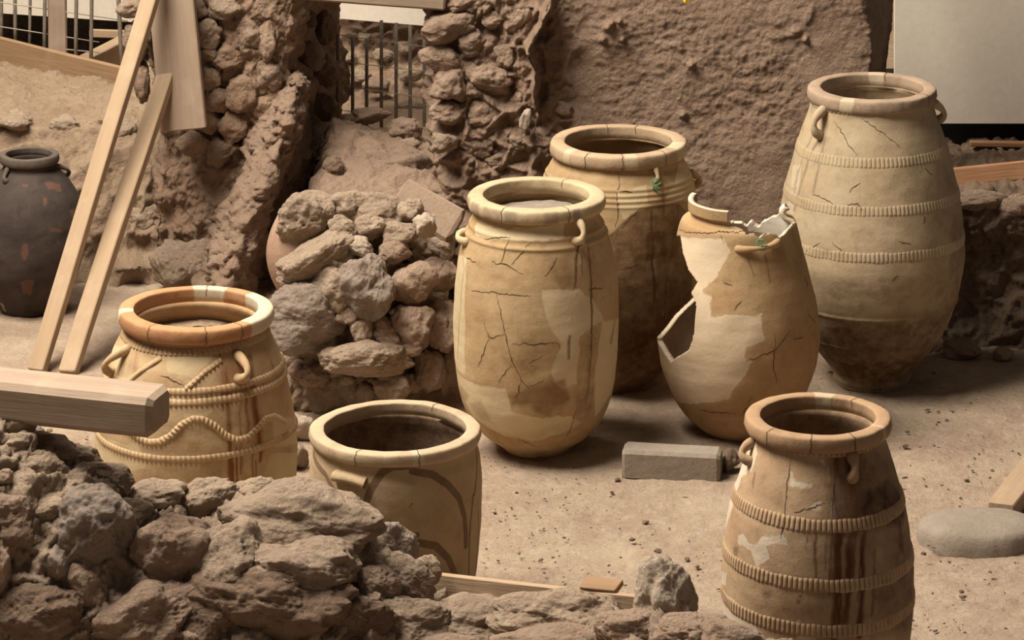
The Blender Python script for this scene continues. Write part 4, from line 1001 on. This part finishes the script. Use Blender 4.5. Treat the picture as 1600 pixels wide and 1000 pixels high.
handle(Fj, (370, 554), (371, 592), .06, .0125, cm); handle(Fj, (200, 545), (176, 582), .05, .0125, cm)
fl = fill(Fj, .105, M['dust'])
q = Fj.base+np.array([.09, .02, Fj.ztop-.10]); V, f = rock_verts((.11, .10, .045), 77, 4, .6); mk('earth_lump', V+q, f, M['dark_earth_and_shade'], Fj.root, origin=q)

# ---- tall jar far right
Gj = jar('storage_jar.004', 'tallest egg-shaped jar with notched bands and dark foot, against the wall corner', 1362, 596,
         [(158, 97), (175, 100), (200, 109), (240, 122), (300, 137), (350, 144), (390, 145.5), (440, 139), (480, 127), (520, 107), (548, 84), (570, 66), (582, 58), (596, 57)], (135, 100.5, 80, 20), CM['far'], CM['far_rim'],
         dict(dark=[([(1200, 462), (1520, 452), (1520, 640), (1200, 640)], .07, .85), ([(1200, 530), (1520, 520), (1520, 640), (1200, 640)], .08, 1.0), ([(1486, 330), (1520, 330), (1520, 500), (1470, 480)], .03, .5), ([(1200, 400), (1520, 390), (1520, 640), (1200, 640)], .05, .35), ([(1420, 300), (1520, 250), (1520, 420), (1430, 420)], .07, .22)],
              drip=[([(1283, 212), (1262, 250), (1240, 330)], 6, .9), ([(1290, 215), (1278, 262), (1270, 300)], 5, .9), ([(1274, 200), (1256, 240), (1240, 290)], 4, .8), ([(1245, 270), (1240, 310)], 10, .5), ([(1465, 200), (1470, 240)], 6, .5)],
              cream=[[(1238, 262), (1250, 258), (1246, 290), (1236, 290)], [(1236, 300), (1246, 296), (1240, 330), (1228, 330)]],
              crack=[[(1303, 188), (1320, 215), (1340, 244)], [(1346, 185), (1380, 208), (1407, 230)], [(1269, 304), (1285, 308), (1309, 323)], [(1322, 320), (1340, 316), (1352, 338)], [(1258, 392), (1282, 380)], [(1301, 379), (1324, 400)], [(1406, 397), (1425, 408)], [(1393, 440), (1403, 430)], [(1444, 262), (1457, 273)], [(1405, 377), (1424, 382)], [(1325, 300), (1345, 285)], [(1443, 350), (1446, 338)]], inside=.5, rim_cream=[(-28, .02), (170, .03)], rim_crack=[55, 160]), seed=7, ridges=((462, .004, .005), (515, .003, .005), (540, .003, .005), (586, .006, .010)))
for y in (256, 332, 404): ring(Gj, y, 1362, .0190, .0038, .0150, CM['far'], depth=.9, slant=.05, notch=True)
ring(Gj, 172, 1362, .010, .005, .0165, CM['far'], depth=.8, slant=.3, notch=True)
handle(Gj, (1288, 170), (1282, 212), .05, .014, CM['far']); handle(Gj, (1458, 160), (1468, 188), .035, .013, CM['far'])
fill(Gj, .12, M['stone_smooth'])

# ---- black jar, far left
Hj = jar('storage_jar.005', 'sooty black jar with small handles and reddish patches, far left', 45, 482,
         [(254, 39), (260, 41), (268, 49), (285, 64), (315, 80), (345, 87), (375, 88), (410, 82), (440, 68), (462, 54), (482, 43)], (239, 46, 36, 13), CM['black'], CM['black_rim'],
         dict(cream=[[(30, 284), (46, 286), (42, 296), (34, 292)], [(70, 286), (92, 288), (96, 298), (76, 296)], [(66, 306), (74, 306), (72, 324), (66, 322)], [(36, 380), (44, 380), (40, 406), (34, 404)], [(76, 354), (92, 356), (100, 362), (78, 362)], [(108, 328), (118, 326), (120, 350), (112, 346)], [(32, 440), (50, 440), (48, 460), (34, 458)]], inside=.9), seed=8, nth=200, nz=140)
handle(Hj, (92, 258), (104, 274), .032, .008, CM['black_rim']); handle(Hj, (13, 263), (10, 284), .026, .009, CM['black_rim'])

# ---- jar sherd half buried behind the mound
V = []; n1, n2 = 40, 40
c = W(470, 395, 13.06)
for a in np.linspace(-2.9, -0.9, n1):
    for z in np.linspace(0, 1, n2):
        r = 0.12*math.sin(math.pi*(0.18+0.64*z)); V.append([c[0]+r*math.cos(a), c[1]+r*math.sin(a), c[2]-.15+.31*z])
o = mk('jar_sherd', V, grid_faces(n1, n2)[:, ::-1], M['sherd'])
for nm in ('cream', 'stripe'):
    at = o.data.attributes.new(nm, 'FLOAT', 'POINT'); at.data.foreach_set('value', np.full(len(V), -1, np.float32))
s_ = o.modifiers.new('thickness', 'SOLIDIFY'); s_.thickness = .016
tag(o, 'curved pinkish jar sherd stuck in the left side of the rubble mound', 'sherd')
# slab leaning on the top right of the mound
p0, p1 = W(622, 304, 13.16), W(716, 356, 13.02)
board('stone_slab', p0, p1, .13, .03, np.array([0.15, .55, .8]), 'slab', 'flat tilted stone slab on the top right of the rubble mound', 'slab', nl=20, seed=5, bev=.01, warp=.02)

# ================================================================== TIMBER
e1 = W(252, 642, 10.36); dr = np.array([math.cos(math.radians(17)), -math.sin(math.radians(17)), 0])
board('timber_beam', e1-dr*1.0, e1, .15, .108, np.array([dr[1], -dr[0], 0])*-1, 'wood_grey', 'thick weathered squared beam jutting over the foreground stones at left', 'beam', nl=60, seed=1, bev=.016, warp=.003)
board('timber_strut', G(58, 580), W(246, -40, 14.13), .062, .036, (1, -.45, .0), 'wood_pale', 'longer pale slat leaning on the pillar, left of the pair', 'slat', nl=50, seed=2, bev=.003)
board('timber_strut.001', G(106, 584), W(261, 112, 14.16), .066, .040, (1, -.45, .0), 'wood_pale', 'shorter pale slat of the leaning pair, split at its top', 'slat', nl=40, seed=3, bev=.004)
board('wide_plank', W(288, 203, 14.10), W(262, -70, 14.20), .175, .03, (1, -.25, .1), 'wood_grey', 'wide grey-brown plank with a cut lower end, upright against the pillar', 'plank', nl=40, seed=4, bev=.004)
board('edging_board', W(-40, 72, 15.95), W(205, 132, 15.35), .125, .025, (0, 0, 1), 'wood_brown', 'brown board on edge at the foot of the left iron railing', 'board', nl=30, seed=6)
board('pale_plank', W(125, 118, 16.05), W(215, 72, 16.7), .16, .05, (0.3, .4, .9), 'wood_pale', 'pale squared plank lying behind the left iron railing', 'plank', nl=16, seed=7)
board('cream_batten', W(140, 52, 16.72), W(195, 54, 16.70), .035, .02, (0, 0, 1), 'wood_pale', 'short cream batten in the dark gap below the white panel', 'batten', nl=10, seed=8)
ra, rb_ = W(650, 893, 10.76), W(1012, 931, 10.28); rh = min(ra[2], rb_[2])-.012; ra[2] -= rh/2; rb_[2] -= rh/2
board('retaining_board', ra, rb_, rh, .022, (0, 0, 1), 'wood_pale', 'thin yellowish board on edge behind the foreground rubble', 'board', nl=30, seed=9, bev=.002)
board('wood_offcut', W(912, 912, 10.42), W(968, 917, 10.36), .05, .016, (0, 1, .2), 'wood_brown', 'small wooden offcut lying on the retaining board', 'wood block', nl=8, seed=10, bev=.002)
board('timber_rail', W(1490, 277, 13.80), W(1640, 262, 13.78), .065, .03, (0, .15, 1), 'wood_red', 'reddish brown rail on the ledge right of the tallest jar', 'board', nl=24, seed=11)
board('timber_rail.001', W(1515, 224, 14.52), W(1640, 226, 14.52), .02, .03, (0, 0, 1), 'wood_red', 'thin reddish batten in the dark gap under the large white panel', 'batten', nl=12, seed=12)
gq = np.array([0, 0, .028])
board('grooved_plank', G(1564, 814)+gq, G(1668, 680)+gq, .085, .055, (1, .2, .0), 'wood_pale', 'grooved plank at the right edge behind the round stone', 'plank', nl=24, seed=13)
board('lintel_beam', W(420, -24, 14.0), W(700, -2, 13.86), .075, .10, (0, 0.1, 1), 'lintel', 'grey lintel beam across the top of the doorway', 'beam', nl=30, seed=14, bev=.006)

# ================================================================== RAILINGS
def bar(parent, u0, v0, u1, v1, Y, w, name='bar', mat='iron'):
    a, b = W(u0, v0, Y), W(u1, v1, Y); k = dep(a)/F
    V, f = tube([a, a*.67+b*.33, a*.33+b*.67, b], w*k/2, 8); return mk(name, V, f, M[mat], parent)
rl = thing('iron_railing', W(100, 120, 15.9), 'rusty iron railing with a wooden post behind the edging board at top left', 'railing')
for u0, u1, w in ((2, 2, 6), (23, 24, 6), (48, 46, 5), (71, 69, 6), (120, 118, 6), (144, 142, 6), (182, 192, 7)):
    bar(rl, u0, -60, u1, 75+(u1*.28), 15.95-.25*u1/200, w)
a, b = W(88, -60, 15.9), W(90, 100, 15.9)
board('post', b, a, .075, .05, (1, 0, 0), 'wood_grey', parent=rl, nl=16, seed=15)
for (x0, y0, x1, y1) in ((-10, 2, 200, 33), (-10, 40, 155, 66), (90, 76, 155, 82)): bar(rl, x0, y0, x1, y1, 15.88, 1.8, 'wire', 'wire')
rc = thing('iron_railing.001', W(596, 200, 15.05), 'thin iron railing standing in the doorway behind the earth sill', 'railing')
for u, t, bt in ((528, 52, 178), (551, 56, 190), (573, 60, 186), (596, 32, 200), (619, 36, 208), (641, 40, 206), (663, 44, 212)):
    bar(rc, u, t, u, bt+16, 15.05, 5.5)
for (x0, y0, x1, y1) in ((510, 52, 670, 74), (510, 94, 670, 112), (510, 130, 670, 154), (510, 168, 670, 195)): bar(rc, x0, y0, x1, y1, 15.03, 1.3, 'wire', 'wire')

# ================================================================== LOOSE STONES
loose(296, 480, 108, 122, 'stone_tan', 'pointed boulder at the foot of the pillar behind the rope-banded jar', 'boulder', 6, 1.2)
loose(488, 645, 70, 56, 'stone_tan', 'pale rough stone at the lower left of the rubble mound', rough=.9)
loose(452, 592, 28, 44, 'stone_pale', 'small pale stone beside the right shoulder of the rope-banded jar', sub=4)
loose(468, 690, 40, 44, 'stone_pale', 'small pale stone between the rope-banded jar and the painted pot', sub=4)
loose(462, 735, 44, 40, 'stone_tan', 'tan stone low in the gap between the rope-banded jar and painted pot', sub=4)
loose(1508, 566, 62, 34, 'stone_pink', 'flat broken stone at the foot of the right-hand low wall', rough=.8)
loose(1568, 568, 42, 24, 'stone_pink', 'smaller broken stone at the right edge by the low wall foot', sub=4, rough=.8)
loose(8, 494, 26, 40, 'stone_tan', 'small stone at the left edge beside the black jar', sub=4)
loose(1140, 742, 34, 34, 'stone_dark_and_shaded', 'dark stone at the right end of the cut stone block', sub=4)
# cut block
a, b = G(975, 748), G(1128, 756)
o = board('stone_block', a+np.array([0, .05, .042]), b+np.array([0, .05, .042]), .10, .095, (0, 1, 0), 'stone_smooth', 'long cut stone block on the floor between the cream jar and the front right jar', 'stone block', nl=30, seed=21, bev=.010, warp=.010)
# round stone
c = G(1530, 840); R = 92/F*dep(c); V = []; n1, n2 = 90, 0
prof_ = [(0, .075), (.3, .078), (.6, .077), (.86, .072), (.95, .062), (1.0, .045), (1.02, .02), (1.03, -.02)]
for r, z in prof_:
    for a in np.linspace(0, 2*math.pi, n1, endpoint=False):
        rr = R*r*(1+.03*math.sin(2*a+1)+.015*math.sin(5*a)); V.append([c[0]+rr*math.cos(a), c[1]+.80*rr*math.sin(a), z*.72])
V = np.array(V); V[:, 2] += .006*pn(V*9); V[:, :2] += (.006*pn(V*14+3))[:, None]
mk_o = mk('round_stone', V, grid_faces(len(prof_), n1, True)[:, ::-1], M['stone_smooth'])
tag(mk_o, 'flat round grey stone disc on the floor at the right edge', 'stone')
# yellow leaf on the wall
p = W(1072, 2, YW-.03)
V = [p+np.array(q) for q in ((-.012, 0, .004), (0, -.006, .012), (.012, -.002, .004), (.004, -.004, -.012), (-.004, -.008, -.004), (.006, -.002, .02))]
o = mk('leaf', V, [[0, 4, 1], [4, 3, 1], [3, 2, 1], [1, 2, 5]], M['yellow'], smooth=False); tag(o, 'tiny yellow leaf caught on the plastered wall at the top', 'leaf')

# ---- grit on the floor
V, f = [], []
rs = np.random.RandomState(21)
D0, f0 = ico(1)
for k in range(1500):
    u, v = rs.uniform(0, 1600), rs.uniform(520, 1000)
    g = G(u, v)
    if g[1] > 13.4: continue
    s = rs.choice([.003, .004, .006, .011], p=[.45, .35, .16, .04])*rs.uniform(.7, 1.3)
    q = D0*np.array([s*rs.uniform(.8, 1.8), s, s*.6])*(1+.25*rs.normal(size=(len(D0), 1)))
    a = rs.uniform(0, 6.28); ca, sa = math.cos(a), math.sin(a)
    q = np.stack([q[:, 0]*ca-q[:, 1]*sa, q[:, 0]*sa+q[:, 1]*ca, q[:, 2]], axis=1)
    z = float(floor_h(np.array([[g[0], g[1], 0.]]))[0])
    o0 = len(V); V.extend((q+np.array([g[0], g[1], z+s*.3])).tolist()); f.extend([[w+o0 for w in t] for t in f0])
o = mk('ground_grit', V, f, M['stone_dark_and_shaded'], smooth=False); tag(o, 'scattered dark grit and crumbs on the earth floor', 'grit', kind='stuff')

for o in PARENTS:
    if '_o' in o: del o['_o']
